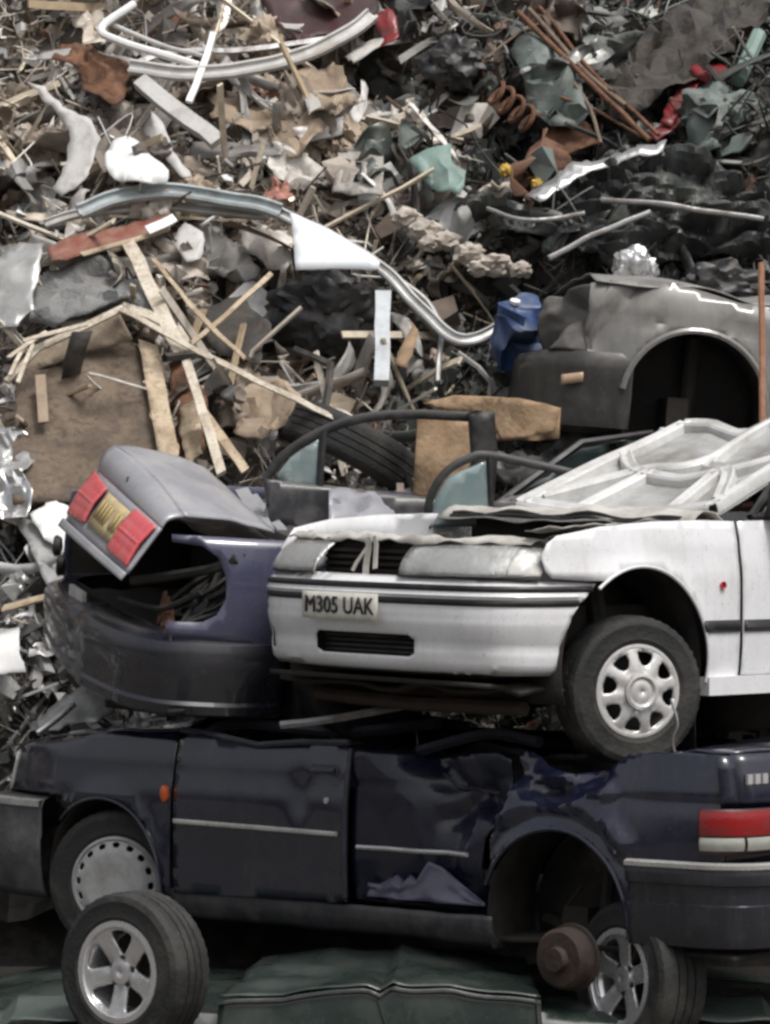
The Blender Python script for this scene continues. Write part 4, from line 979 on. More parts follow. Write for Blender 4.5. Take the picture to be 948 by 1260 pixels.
# ------------------------------------------------------------------ grey car nose up on the scrap, right
def grey_car():
    M = T(1.457, 3.0, 3.41) @ rotz(-174) @ roty(-4.5) @ T(0, -.75, -.29)
    car = thing('grey_saloon', 'stripped taupe grey car without front wheel, lying above the white car on the right', 'car', M)
    P = lambda name, m, mats, solid=.004, parent=None, **k: m.build(name, mats, parent or car, solid, **k)
    def side(x, z):
        y = .80 - 1.5 * max(0, z - .66) ** 2 - .3 * max(0, .4 - z) ** 2 - .40 * max(0, x - .25) ** 2 + .012 * N((x, z, 0), 3, 4) - .05 * max(0, 1 - abs((x - .42) * .8 + (z - .66) * .6) / .08) * (z > .5) - .03 * max(0, 1 - abs((x + .42) * .6 - (z - .72) * .8) / .07)
        d = math.hypot(x, z - .29); y += .02 * math.exp(-((d - .37) / .035) ** 2)
        y -= .016 * math.exp(-((z - .66 - .04 * x) / .018) ** 2)
        return V((x, y, z))
    o = [(-.65, .2), (-.65, .84), (-.45, .80), (-.2, .79), (.1, .86), (.25, .87), (.42, .85), (.52, .83), (.54, .60), (.52, .50), (.345, .42)] + arc(0, .29, .345, 20, 192, 18)
    m = MB(); m.panel(o, side, res=.04); wg = P('wing', m, 'taupe_paint')
    m = MB(); m.tube([side(*p) + V((0, .006, 0)) for p in arc(0, .29, .35, 8, 190, 24)], .016, 6); P('arch_lip', m, 'taupe_paint', 0, wg)
    # wheel house without its wheel
    m = MB(); pts = arc(0, .29, .36, -40, 215, 28)
    m.grid(lambda u, v: V((pts[int(round(u * 28))][0], .79 - .40 * v, pts[int(round(u * 28))][1])), 28, 3)
    m.panel(arc(0, .29, .36, 0, 360, 24)[:-1], lambda x, z: V((x, .40 + .04 * N((x, z, 0), 5), z)), res=.08); m.box((.05, .55, .25), (.10, .25, .14)); m.tube([(-.02, .52, .22), (-.04, .45, .62)], .035, 8); m.tube([(.3, .5, .12), (0, .62, .12), (-.3, .5, .12)], .025, 6); P('wheel_arch_liner', m, 'underbody', .004)
    # crumpled lamp corner
    def lampc(u, v):
        a = u * 1.35
        return V((.53 + .22 * math.sin(a) - .09 * max(0, 1 - abs(u * .8 + v * .6 - .75) / .3) - .05 * max(0, 1 - abs(u - v * .8) / .25) + .02 * N((u * 4, v * 4, 0), 1, 7) - .06 * v, .765 - .45 * (1 - math.cos(a)) - .02 * v, (.50 + .35 * v + .02 * N((u * 3, v, 0), 1, 2) - .09 * u * v)))
    m = MB(); m.grid(lampc, 34, 24); P('crumpled_corner', m, 'taupe_shaded', .006, sharp=20)
    # bumper with indicator
    plan = smooth_curve([(.30, .80, 0), (.40, .795, 0), (.54, .765, 0), (.64, .68, 0), (.71, .5, 0), (.73, 0, 0), (.70, -.45, 0), (.62, -.66, 0), (.45, -.78, 0)], 8)
    bm = P('front_bumper', blue_car.sweep(plan, [(-.08, .12), (-.01, .15), (.012, .28), (.016, .40), (.022, .42), (.022, .47), (.004, .50), (-.05, .51)], MB()), 'taupe_bumper', .008)
    m = MB(); c = V((.585, .795, .36)); m.grid(lambda u, v: c + V((.05 - .10 * u, -.03 + .03 * u + .008 * math.sin(3.14 * v), -.026 + .046 * v + .02 * u)), 6, 5); P('indicator', m, 'lamp_peach', .01, bm)
    # bonnet stub, buckled, bulkhead, far wing, door, floor
    def bon(u, v):
        x = .50 - 1.15 * u; y = .755 - 1.45 * v
        return V((x, y, .85 - .07 * math.exp(-((x + .30) / .2) ** 2) * (1 - v) + .05 * math.sin(math.pi * v) + .04 * N((x, y, 0), 3, 8)))
    m = MB(); m.grid(bon, 30, 20); P('bonnet', m, 'taupe_lit', .006)
    m = MB(); m.panel([(-.66, .2), (-1.7, .2), (-1.7, .84), (-.66, .84)], side, res=.08); P('front_door', m, 'taupe_paint')
    m = MB(); m.panel(o, lambda x, z: V((1, -1, 1)) * side(x, z), res=.08); P('wing', m, 'taupe_paint')
    m = MB(); m.panel([(-.66, .2), (-1.7, .2), (-1.7, .84), (-.66, .84)], lambda x, z: V((1, -1, 1)) * side(x, z), res=.1); P('front_door', m, 'taupe_paint')
    m = MB(); m.grid(lambda u, v: V((.7 - 2.4 * u, .38 - .76 * v, .16 + .03 * N((u * 7, v * 5, 0), 1))), 20, 10); m.grid(lambda u, v: V((-1.7, .76 - 1.52 * v, .16 + .68 * u)), 3, 6); m.grid(lambda u, v: V((-.65, .76 - 1.52 * v, .16 + .66 * u)), 3, 6); P('floor_pan', m, 'underbody', .02)
    m = MB(); m.grid(lambda u, v: V((-.65 - 1.05 * u, .74 - 1.48 * v, .84 + .06 * N((u * 6, v * 6, 0), 1, 4))), 14, 14); P('crushed_roof', m, 'dark_metal', .006)
    return car
grey_car()

# ------------------------------------------------------------------ dark green car at the bottom of the stack
def green_car():
    M = T(0, 0, 0)
    car = thing('green_car', 'flattened dark green car at the very bottom of the stack', 'car', M)
    P = lambda name, m, mats, solid=.004, parent=None, **k: m.build(name, mats, parent or car, solid, **k)
    # boot lid facing us
    def top(u, v):
        p = at(270 + 395 * u, 0, -.35); x0 = p.x
        return V((x0 + .14 * v * (1 - 1.2 * u) , -.36 + .95 * v, 1.025 + .04 * v + .04 * math.sin(math.pi * u) - .03 * v * v * 0 + .012 * N((u * 6, v * 4, 0), 1, 4) - .022 * max(0, 1 - abs(u - .2 - .25 * v) / .14) + .014 * max(0, 1 - abs(u - .72 + .2 * v) / .12) - .03 * max(0, 1 - abs(v - .45 - .2 * u) / .15) - .025 * math.exp(-((u - .50) / .025) ** 2) * (1 - v * .5) + .012 * math.exp(-((u - .54) / .02) ** 2)))
    m = MB(); m.grid(top, 50, 20); lid = P('boot_lid', m, 'green_paint', .006)
    def front(u, v):
        q = top(u, 0); return V((q.x - .03 * v * (1 - 2 * u), q.y - .05 * math.sin(v * 1.4) + .02 * v, q.z - .012 - .36 * v + .008 * N((u * 8, v * 3, 0), 1, 2)))
    m = MB(); m.grid(front, 40, 12); P('boot_face', m, 'green_paint', .006, lid)
    m = MB(); m.tube([front(i / 30, .03) + V((0, -.012, 0)) for i in range(31)], .007, 5); m.tube([front(.985, i / 8) + V((.004, -.010, 0)) for i in range(9)], .007, 5); m.tube([front(.49 + .01 * i, i / 8) + V((0, -.008, 0)) for i in range(9)], .004, 5); P('lid_seam', m, 'rubber', 0, lid)
    # body: lower, wider, running away on both sides
    def body(u, v):
        x = -2.1 + 4.2 * u
        z = .93 - .12 * max(0, abs(x) - .9) ** 1.5 + .02 * N((x, v, 0), 2.5, 6)
        if v < .45:                           # side facing us
            t = v / .45
            return V((x, -.10 - .22 * math.sin(t * 2.6) - .05 * t, .12 + (z - .14) * t))
        t = (v - .45) / .55
        return V((x, -.31 + .10 * t + 1.75 * t, z + .03 * math.sin(t * 3.1) + .04 * N((x, t * 3, 0), 1.8, 3)))
    m = MB(); m.grid(body, 70, 34); P('body', m, 'green_paint', .006)
    m = MB(); m.grid(lambda u, v: V((-2.0 + 4 * u, 1.6 + .06 * math.sin(3 * v), .1 + .8 * v)), 10, 5); m.grid(lambda u, v: V((-2.05 + 4.1 * u, -.05 + 1.6 * v, .10)), 10, 5); P('floor_pan', m, 'underbody', .01)
    for x0, x1 in ((-2.0, -.78), (.98, 2.0)):
        m = MB(); m.grid(lambda u, v: V((x0 + (x1 - x0) * u, -.34 + .35 * v + .02 * N((u * 4, v, 0), 1), .955 - .03 * math.sin(u * 3) + .05 * v + .02 * N((u * 5, v * 4, 0), 1, 3) - .06 * (abs(x0 + (x1 - x0) * u) > 1.5))), 20, 8); P('buckled_panel', m, 'green_pale', .006)
    for x in (-1.35, 1.35):
        make_wheel('slots', car, T(x, .05, .29) @ rotz(180), .29, .165); make_wheel('slots', car, T(x, 1.35, .29), .29, .165)
    return car
green_car()

# ------------------------------------------------------------------ loose alloy wheels
wl = thing('alloy_wheel', 'loose five-spoke alloy wheel with tyre standing before the hubcap wheel at lower left', 'wheel', frame_from_axis(at(166, 1194, -.42), (-.60, -.80, .02), .25), 'loose alloy wheels at the foot of the stack')
fill_wheel('alloy', wl, .305, .20)
wl = thing('alloy_wheel', 'loose alloy wheel seen nearly edge on, below the bare brake drum', 'wheel', frame_from_axis(at(788, 1204, -.20), (-.84, -.54, .05), .9), 'loose alloy wheels at the foot of the stack')
fill_wheel('alloy', wl, .305, .21)

# ------------------------------------------------------------------ scrap slope: big pieces one by one
def sheet(name, label, cat, pts, m, off=.25, gx=0, gy=0, amp=.03, fr=1.0, thick=.006, res=9, fold=None, group=None, sharp=35, seed=None, hol=(), jag=3.0):
    """a plate cut to an outline, lying on the slope, tilted by gx, gy (metres per photo pixel) and crumpled"""
    cx = sum(p[0] for p in pts) / len(pts); cy = sum(p[1] for p in pts) / len(pts)
    sd = seed if seed is not None else (cx * .37 + cy * .11) % 50
    O = hp(cx, cy, off)
    if jag:
        q = []
        for i, a in enumerate(pts):
            b = pts[(i + 1) % len(pts)]; k = max(1, int(math.hypot(b[0] - a[0], b[1] - a[1]) / 7))
            for j in range(k):
                x, y = a[0] + (b[0] - a[0]) * j / k, a[1] + (b[1] - a[1]) * j / k
                q.append((x + jag * 1.8 * N((x, y, 0), .06, sd) + jag * N((x, y, 0), .19, sd + 3), y + jag * 1.8 * N((x, y, 0), .06, sd + 7) + jag * N((x, y, 0), .19, sd + 11)))
        pts = q
    def f(u, v):
        o = off + gx * (u - cx) + gy * (v - cy)
        if fold: o += fold[2] * abs((u - cx) * fold[0] + (v - cy) * fold[1])
        p = hp(u, v, o)
        n = amp * (N(p, 3.2 * fr, sd) + .6 * (abs(N(p, 7 * fr, sd + 9)) - .3) + .3 * N(p, 15 * fr, sd + 4))
        return p + V((amp * .5 * N(p, 5 * fr, sd + 20), -n, .5 * n))
    mb = MB(); mb.panel(pts, f, hol, res)
    o = mb.build(name, m, None, thick, sharp, origin=O)
    return tag(o, label, cat, group)

def beam(name, label, cat, pts, m, wd=.05, th=.015, off=.3, kind='bar', n=6, wob=.01, group=None, side=None, end=1.0):
    """a long piece through photo points (px, py[, off])"""
    P = [hp(p[0], p[1], p[2] if len(p) > 2 else off) for p in pts]
    C = smooth_curve(P, n) if len(P) > 2 else [P[0].lerp(P[1], i / n) for i in range(n + 1)]
    C = [p + V((N(p, 5, 3), N(p, 5, 7), N(p, 5, 11))) * wob for p in C]
    O = C[len(C) // 2].copy()
    mb = MB()
    if kind == 'tube':
        mb.tube(C, [wd / 2 * (1 + (end - 1) * i / (len(C) - 1)) for i in range(len(C))], 8)
    else:
        vs = []; k = 4
        if kind == 'channel': sec = [(-1, 0), (-.95, 1.6), (-.6, 1.9), (-.5, .9), (0, .6), (.5, .9), (.6, 1.9), (.95, 1.6), (1, 0), (.5, -.4), (0, -.6), (-.5, -.4)]
        else: sec = [(-1, -1), (1, -1), (1, 1), (-1, 1)]
        k = len(sec)
        for i, p in enumerate(C):
            d = (C[min(i + 1, len(C) - 1)] - C[max(i - 1, 0)]).normalized()
            sd = V(side) if side is not None else V((0, -.9, .45)).cross(d)
            sd = (sd - d * sd.dot(d)).normalized(); nn = d.cross(sd)
            e = 1 + (end - 1) * i / (len(C) - 1)
            for a, b in sec:
                fray = 0
                if kind == 'bar' and i in (0, len(C) - 1) and 'wood' in m: fray = (random.random() - .6) * min(.9 * wd, .05)
                vs.append(p + sd * a * wd / 2 * e * (1 + (.25 * N(p, 6, a * 5) if kind == 'bar' else 0)) + nn * b * th / 2 + d * fray * (1 if i else -1))
        fs = [(i * k + j, i * k + (j + 1) % k, (i + 1) * k + (j + 1) % k, (i + 1) * k + j) for i in range(len(C) - 1) for j in range(k)]
        fs += [tuple(reversed(range(k))), tuple((len(C) - 1) * k + j for j in range(k))]
        mb.add(vs, fs, 0, smooth=kind == 'channel')
    o = mb.build(name, m, None, 0, 40, origin=O)
    return tag(o, label, cat, group)

def lump(name, label, cat, px, py, sx, sy, sz, m, off=.3, amp=.3, fr=2.2, seed=0, rot=0, sub=4, group=None, sharp=45, M=None):
    """a crumpled lump"""
    bm = bmesh.new(); bmesh.ops.create_icosphere(bm, subdivisions=sub, radius=1)
    O = hp(px, py, off); mb = MB()
    vs = []
    for v in bm.verts:
        c = v.co; d = 1 + amp * (N(c, fr, seed) + .7 * (abs(N(c, fr * 2.1, seed + 5)) - .25) + .35 * N(c, fr * 4.5, seed + 8))
        q = V((c.x * sx, c.y * sy, c.z * sz)) * d
        vs.append(Matrix.Rotation(R(rot), 3, 'Y') @ q)
    mb.add(vs, [tuple(v.index for v in f.verts) for f in bm.faces], smooth=True)
    bm.free()
    o = mb.build(name, m, None, 0, sharp); o.location = O
    return tag(o, label, cat, group)

# --- top left
beam('bent_strip', 'long pale bent metal strip arching across the top left of the heap', 'metal strip', [(160, 84), (230, 92), (300, 85), (370, 70), (430, 42), (458, 20)], 'plastic_pale', .085, .035, .38, 'channel', 8)
beam('thin_strip', 'thin grey metal strip lying just under the long pale bent strip', 'metal strip', [(165, 78, .30), (215, 64, .3), (300, 62, .3), (400, 48, .3)], 'steel', .03, .012, .3)
tb = [(165, 6), (124, 35), (150, 52), (245, 80)]
beam('bent_tube_frame', 'white bent tube frame at the top left corner', 'tube', tb, 'plastic_white', .045, .045, .42, 'tube', 6)
beam('frame_rail', 'white rail crossing just inside the bent tube frame', 'tube', [(125, 25), (200, 55), (250, 70)], 'plastic_pale', .03, .03, .36, 'tube', 6)
beam('white_stick', 'white upright stick crossing the long bent strip', 'stick', [(263, 40), (250, 82), (234, 126)], 'plastic_white', .035, .02, .42)
sheet('curved_trim', 'broad pale curved trim like a crescent at the far left', 'trim panel', [(36, 98), (60, 115), (90, 138), (112, 148), (122, 170), (116, 200), (98, 228), (72, 242), (64, 232), (82, 200), (86, 170), (78, 145), (50, 122)], 'plastic_pale', .42, .0016, -.0006, .02)
sheet('white_moulding', 'bright white plastic moulding beside the curved trim', 'plastic moulding', [(130, 192), (140, 174), (165, 168), (182, 178), (190, 196), (208, 216), (205, 230), (170, 232), (140, 226), (128, 210)], 'plastic_white', .44, .001, .0022, .07, .8, .01, jag=1.5)
sheet('bumper_offcut', 'pale grey bumper offcut slanting right of the white moulding', 'bumper piece', [(188, 140), (202, 150), (214, 185), (236, 212), (226, 218), (204, 196), (192, 168)], 'plastic_pale', .40, .001, .001, .02)
beam('grey_beam', 'straight grey beam running down to the right above the white moulding', 'beam', [(172, 100), (268, 176)], 'plastic_pale', .085, .05, .36, n=6)
sheet('rusty_sheet', 'rusty brown crumpled panel under the bent tube frame', 'metal panel', [(75, 48), (120, 58), (150, 78), (158, 110), (140, 135), (108, 118), (90, 92), (72, 75)], 'rust', .25, .001, .001, .14)
sheet('maroon_panel', 'dark maroon car panel at the top edge of the heap', 'car panel', [(325, -14), (460, -14), (470, 18), (430, 44), (370, 50), (330, 30)], 'maroon', .10, .0004, .0012, .04)
sheet('tan_cardboard', 'torn tan cardboard hanging below the end of the bent strip', 'cardboard', [(368, 92), (400, 74), (430, 96), (440, 128), (410, 146), (380, 138), (360, 118)], 'tan_card', .34, .001, .001, .15)
sheet('crushed_cardboard', 'crushed tan cardboard left of the pale slotted rack', 'cardboard', [(335, 148), (372, 138), (400, 160), (384, 186), (350, 190), (338, 172)], 'tan_card', .34, -.001, .002, .15)
sheet('brown_sheet', 'light brown torn sheet below the white stick', 'torn sheet', [(268, 112), (300, 104), (335, 120), (330, 150), (295, 158), (262, 140)], 'tan_card', .30, .001, -.001, .15)
hol = [[(424 + 15 * i, 196 + 1.2 * i), (432 + 15 * i, 197 + 1.2 * i), (426 + 15 * i, 226), (418 + 15 * i, 225)] for i in range(3)]
sheet('slotted_rack', 'pale slotted rack lying between the tan cardboard and the mint sheet', 'rack', [(418, 182), (476, 190), (470, 240), (408, 234)], 'rack_grey', .36, .0006, .0012, .05, 1, .008, 5, hol=hol, jag=1.5)
sheet('salmon_rag', 'crumpled salmon pink rag in the middle of the heap', 'rag', [(326, 226), (338, 216), (352, 220), (366, 232), (360, 246), (344, 250), (330, 242)], 'salmon', .42, .001, .001, .13, 2.2, .004, 4, jag=2)
beam('blue_grey_bumper', 'blue grey bumper strip lying flat above the red brown board', 'bumper strip', [(98, 262), (140, 246), (220, 238), (300, 250), (345, 262)], 'plastic_bluegrey', .085, .04, .44, 'channel', 7)
beam('grey_bumper_core', 'thin grey strip tucked under the blue grey bumper strip', 'bumper strip', [(55, 278), (110, 262), (220, 256), (330, 268)], 'plastic_pale', .05, .03, .34, 'channel', 7)
sheet('red_brown_board', 'splintered red brown board under the blue grey bumper strip', 'board', [(58, 306), (100, 286), (160, 274), (210, 262), (218, 272), (168, 294), (110, 312), (62, 324)], 'redboard', .40, .0004, .002, .02)
beam('pale_lath', 'pale lath along the lower edge of the red brown board', 'lath', [(100, 312), (160, 298), (208, 280)], 'wood_pale', .025, .012, .45)
beam('swoosh_trim', 'long silver trim sweeping down in a hook left of the blue barrel', 'trim strip', [(340, 262), (400, 290), (470, 332), (510, 372), (545, 408), (580, 420), (626, 398)], 'silver_sheet', .065, .03, .40, 'channel', 7)
beam('thin_silver_wire_bar', 'thin silver bar running beside the hooked trim', 'bar', [(440, 318, .3), (500, 350, .3), (540, 392, .32), (538, 470, .3)], 'silver_sheet', .028, .02, .3, 'tube', 6)
sheet('white_sheet', 'clean white triangular sheet in the middle of the heap', 'metal sheet', [(358, 262), (374, 270), (420, 292), (468, 322), (466, 331), (364, 332)], 'sheet_white', .50, .0002, -.0012, .012, .5, .012, jag=.8)
beam('white_post', 'short bluish white post standing below the white sheet', 'post', [(472, 362), (470, 472)], 'post_white', .075, .05, .40, n=5, wob=.006)
lump('dark_lump', 'dark crumpled lump in the hollow under the white sheet', 'plastic sheeting', 405, 385, .26, .14, .20, 'dark_metal', .0, .5, 1.6, 12)  # dark lump set into the heap's hollow
sheet('white_panel_scrap', 'pale grey panel at the left edge above the grey blanket', 'panel', [(-10, 318), (30, 300), (54, 296), (52, 330), (40, 380), (24, 402), (-10, 398)], 'silver_sheet', .40, .001, .001, .03)
sheet('grey_blanket', 'limp grey blanket draped over the rubbish on the left', 'blanket', [(44, 330), (80, 322), (120, 318), (150, 330), (176, 352), (194, 384), (180, 392), (150, 372), (110, 388), (70, 402), (40, 392), (36, 360)], 'fabric_grey', .46, .0004, .0014, .17, .75, .02)
sheet('flat_grey_piece', 'small smooth grey plate right of the long white plank top', 'plate', [(208, 300), (226, 276), (250, 286), (252, 312), (232, 322)], 'plastic_pale', .38, .001, .001, .02)
beam('white_shard', 'narrow white shard under the end of the blue grey bumper', 'shard', [(182, 284), (215, 268)], 'plastic_white', .05, .012, .5)
# --- planks and boxes on the left
beam('long_plank', 'long bleached plank leaning steeply over the brown crate', 'plank', [(160, 302, .55), (222, 432, .62)], 'wood_bleached', .066, .022, .6, n=6)
beam('thin_plank', 'thin bleached plank running down to the violet boot lid', 'plank', [(228, 440, .60), (272, 582, .66)], 'wood_bleached', .046, .02, .6, n=6)
beam('short_plank', 'short pale plank leaning right of the thin bleached plank', 'plank', [(248, 505, .55), (304, 582, .62)], 'wood_pale', .045, .02, .6, n=6)
beam('diagonal_lath', 'thin pale lath crossing the planks towards the tyre', 'lath', [(148, 380, .66), (200, 408, .68), (280, 450, .66), (412, 514, .6)], 'wood_bleached', .028, .014, .66)
beam('second_lath', 'pale lath just above the crossing lath near the crate corner', 'lath', [(150, 376, .60), (200, 396, .6), (232, 424, .58)], 'wood_bleached', .045, .014, .6)
beam('dark_lath', 'brown slat leaning between the crossing lath and the tyre', 'lath', [(188, 318, .5), (240, 380, .52), (302, 442, .5)], 'wood_pale', .022, .012, .5)
beam('crossing_stick', 'pale stick slanting up to the right behind the planks', 'stick', [(236, 424, .5), (286, 380, .5), (334, 338, .48)], 'wood_pale', .024, .014, .5)
# brown crate: front, top, corner post
cr = thing('brown_crate', 'big brown wooden crate with a pale top rim on the far left', 'crate', T(*hp(110, 500, .55)))
cim = T(*hp(110, 500, .55)).inverted()
def craw(u, v): # front face, u px v py
    p = hp(u, v, .42 + .0011 * (v - 500)); return cim @ (p + V((0, -.05 * N(p, 3, 2) - .03 * abs(N(p, 7, 5)), .02 * N(p, 5, 8))))
m = MB(); m.panel([(20, 452), (60, 446), (120, 428), (162, 418), (186, 470), (206, 560), (204, 620), (16, 620)], craw, res=9); m.build('crate_side', 'wood_brown_shaded', cr, .02)
m = MB(); m.panel([(8, 466), (44, 430), (100, 408), (150, 384), (166, 418), (120, 430), (60, 448), (16, 472)], lambda u, v: craw(u, v) + V((0, -.10 + .004 * (v - 430), .0)), res=8); m.build('crate_top', 'wood_crate_top', cr, .015)
m = MB(); m.bar(cim @ hp(8, 470, .62), cim @ hp(48, 428, .60), .03, .02); m.bar(cim @ hp(46, 429, .60), cim @ hp(100, 404, .62), .034, .02); m.bar(cim @ hp(98, 405, .62), cim @ hp(152, 379, .64), .034, .02); m.build('crate_rim', 'wood_bleached', cr)
m = MB(); m.panel([(172, 420), (196, 430), (222, 560), (214, 590), (196, 560)], lambda u, v: craw(u, v) + V((0, -.08, 0)), res=9); m.build('crate_corner_post', 'wood_pale', cr, .02)
m = MB(); m.bar(cim @ hp(50, 462, .52), cim @ hp(54, 520, .54), .05, .012); m.build('torn_label', 'tan_card', cr)
for i, (a, b) in enumerate((((12, 462), (30, 428)), ((22, 470), (42, 424)), ((10, 440), (60, 408)), ((30, 420), (110, 398)))):
    beam('splintered_slat', 'splintered pale slat sticking out over the crate rim', 'slat', [(a[0], a[1], .70), (b[0], b[1], .68)], 'wood_bleached', .02, .010, .68, n=4, group='slats over the crate rim')
sheet('tan_mesh', 'fine tan netting bunched up left of the tyre', 'netting', [(282, 500), (310, 476), (346, 466), (372, 490), (360, 520), (318, 534), (290, 528)], 'tan_card', .40, .001, .001, .09, 1.6)
sheet('rust_board', 'orange rusty board between the corner post and the planks', 'board', [(206, 450), (226, 446), (248, 470), (262, 520), (250, 560), (222, 560)], 'rust', .30, .001, .001, .05)
sheet('small_crate_side', 'small tan board standing at the lower end of the planks', 'board', [(222, 500), (244, 490), (252, 560), (226, 575)], 'wood_pale', .42, .001, .001, .02)
sheet('dark_hollow_panel', 'dark brown panel wedged behind the crossing planks', 'panel', [(240, 380), (300, 360), (330, 400), (320, 450), (270, 440)], 'dark_slab', .12, .001, .001, .05)
# --- middle
def ring_tyre():
    c = hp(430, 552, .16)
    M = frame_from_axis(c, (.45, .12, .88), .4)
    t = thing('ribbed_tyre', 'old ribbed tyre half buried behind the dark door frame', 'tyre', M)
    tyre_mb(.36, .20, .21).build('tyre_carcass', 'rubber', t, sharp=30)
ring_tyre()
bx = thing('orange_box', 'broken orange brown cardboard box behind the dark car doors', 'box', T(*at(600, 540, 2.35))); bim = T(*at(600, 540, 2.35)).inverted()
bp = lambda u, v, d=0: bim @ (at(u, v, 2.35 + d) + V((0, .04 * N((u * .02, v * .02, d), 1, 4), 0)))
m = MB(); m.panel([(514, 512), (584, 516), (580, 612), (508, 616)], lambda u, v: bp(u, v, -.05 + .0012 * (u - 514)), res=9); m.build('box_side', 'board_orange', bx, .012)
m = MB(); m.panel([(520, 496), (560, 486), (640, 490), (690, 502), (682, 532), (650, 538), (618, 542), (600, 515), (560, 508)], lambda u, v: bp(u, v, .15 + .0012 * (u - 600)), res=9); m.build('box_flap', 'board_orange', bx, .012)
m = MB(); m.panel([(560, 500), (690, 505), (688, 540), (556, 545)], lambda u, v: bp(u, v, .40), res=14); m.build('box_back', 'board_orange', bx, .012)
sheet('orange_stick', 'orange brown wedge of wood right of the white post', 'wood offcut', [(486, 448), (508, 398), (518, 404), (500, 452)], 'board_orange', .40, 0, 0, .01)
br = thing('blue_barrel', 'crumpled blue plastic barrel in front of the grey car nose', 'barrel', frame_from_axis(hp(637, 412, .45), (.15, -.45, .88)) @ Matrix.Scale(.88, 4))
m = MB()
pr = [(.001, -.19), (.10, -.19), (.115, -.17), (.12, -.06), (.128, -.05), (.128, -.03), (.12, -.02), (.12, .07), (.128, .08), (.128, .10), (.118, .11), (.105, .19), (.05, .2), (.001, .2)]
m.lathe(pr, 36)
for i, p in enumerate(m.v): m.v[i] = p + V((.10 * N(p, 8, 2), .05 * N(p, 6, 3), .10 * N(p, 8, 6)))
m.build('barrel_body', 'blue_plastic', br)
m = MB(); m.lathe([(.001, .215), (.03, .215), (.03, .195)], 14, M=T(.05, 0, 0)); m.build('barrel_cap', 'plastic_white', br)
for i, (px, py, s_) in enumerate(((500, 268, .075), (522, 284, .085), (548, 296, .07), (578, 312, .075), (610, 326, .08), (640, 332, .06), (530, 300, .06), (590, 330, .06))):
    lump('plaster_lump', 'pale crumbly lump in the chain of rubble left of the crushed car', 'rubble lump', px, py, s_, s_ * .8, s_ * .7, 'plaster', .36, .45, 2.4, i * 3, group='pale lumps in a chain', sub=3)
# --- top right
for (nm, lb, pts, m_, off, gx, gy, amp) in (
    ('dark_slab', 'huge dark sloping slab in the top right corner', [(735, 130), (770, 60), (830, 10), (900, -14), (960, -14), (930, 40), (880, 80), (820, 120), (770, 150)], 'dark_slab', .28, .0008, .002, .16),
    ('green_grey_sheet', 'crumpled grey green metal sheet left of the dark sloping slab', [(628, 62), (668, 48), (700, 86), (724, 130), (700, 148), (664, 140), (640, 110)], 'grey_green', .36, .0012, .0012, .13),
    ('mint_sheet', 'torn mint green sheet left of the yellow scraps', [(508, 196), (530, 188), (556, 180), (562, 200), (574, 212), (568, 226), (566, 236), (532, 234), (518, 218)], 'mint', .44, .001, .001, .10),
    ('grey_wing_piece', 'dull grey green panel piece above the mint sheet', [(492, 150), (530, 128), (524, 160), (500, 186), (490, 176)], 'grey_green', .36, .001, .001, .03),
    ('steel_flange', 'bright torn steel flange along the top of the crushed dark car', [(646, 244), (676, 222), (700, 204), (760, 188), (822, 176), (818, 188), (764, 200), (716, 216), (690, 236), (664, 250)], 'foil', .55, .0004, .001, .03),
    ('charred_panel', 'small charred panel below the rusty rods', [(680, 150), (720, 148), (742, 176), (700, 190), (676, 176)], 'rust', .2, .001, .001, .05)):
    sheet(nm, lb, 'metal panel' if nm != 'dark_slab' else 'slab', pts, m_, off, gx, gy, amp)
def crushed_hulk(name, label, pts, m_, off, amp, seed, thick=.25):
    """a flattened car body: a deep crumpled shell with an outline seen from the front"""
    cx = sum(p[0] for p in pts) / len(pts); cy = sum(p[1] for p in pts) / len(pts); O = hp(cx, cy, off)
    xs = [p[0] for p in pts]; ys = [p[1] for p in pts]
    def edge(u, v):
        return min(1, min(math.hypot((u - a[0]), (v - a[1])) for a in pts) / 40)
    def f(u, v):
        p = hp(u, v, off); e = edge(u, v)
        n = amp * (N((p.x + p.z, p.z * 2.6, 0), 2.0, seed) + 1.1 * (abs(N((p.x - .6 * p.z, p.z * 3.2, 0), 3.4, seed + 3)) - .3) + .6 * abs(N((p.x, p.z * 2, 0), 9, seed + 6)))
        return p + V((0, -n - thick * .5 * e, .4 * n))
    mb = MB(); mb.panel(pts, f, (), 4.5)
    o = mb.build(name, m_, None, .01, 16, origin=O)
    return tag(o, label, 'crushed car')
hk = crushed_hulk('crushed_hulk', 'crushed charcoal car body flattened above the grey car', [(556, 250), (600, 236), (650, 246), (700, 214), (760, 194), (830, 186), (880, 200), (925, 230), (960, 250), (960, 310), (920, 318), (860, 300), (800, 316), (740, 322), (690, 300), (640, 300), (600, 286)], 'hulk_metal', .34, .22, 4)
for pts, r_ in (([(676, 318, .62), (740, 286, .64), (800, 262, .62)], .03), ([(740, 246, .6), (800, 250, .64), (880, 262, .62), (940, 270, .6)], .03), ([(600, 256, .56), (650, 272, .6), (720, 262, .6)], .025)):
    beam('bent_rail', 'bent grey rail sticking out of the crushed charcoal car body', 'rail', pts, 'steel', r_, .02, .6, 'tube', 6, group='rails of the crushed car body')
lump('engine_lump', 'grey green engine lump under the pale green pipe', 'engine', 882, 138, .19, .14, .13, 'grey_green', .40, .45, 2.2, 21)
lump('foil_ball', 'crumpled silver foil ball on top of the grey car', 'foil', 783, 330, .11, .09, .10, 'foil', .75, .38, 2.0, 31)
lump('second_engine', 'dark engine block half buried at the right edge below the hulk', 'engine', 890, 352, .20, .14, .12, 'dark_metal', .45, .45, 2.4, 26)
lump('rust_drum', 'round rusty drum below the coil spring', 'drum', 676, 205, .12, .10, .11, 'rust', .34, .12, 2, 41)
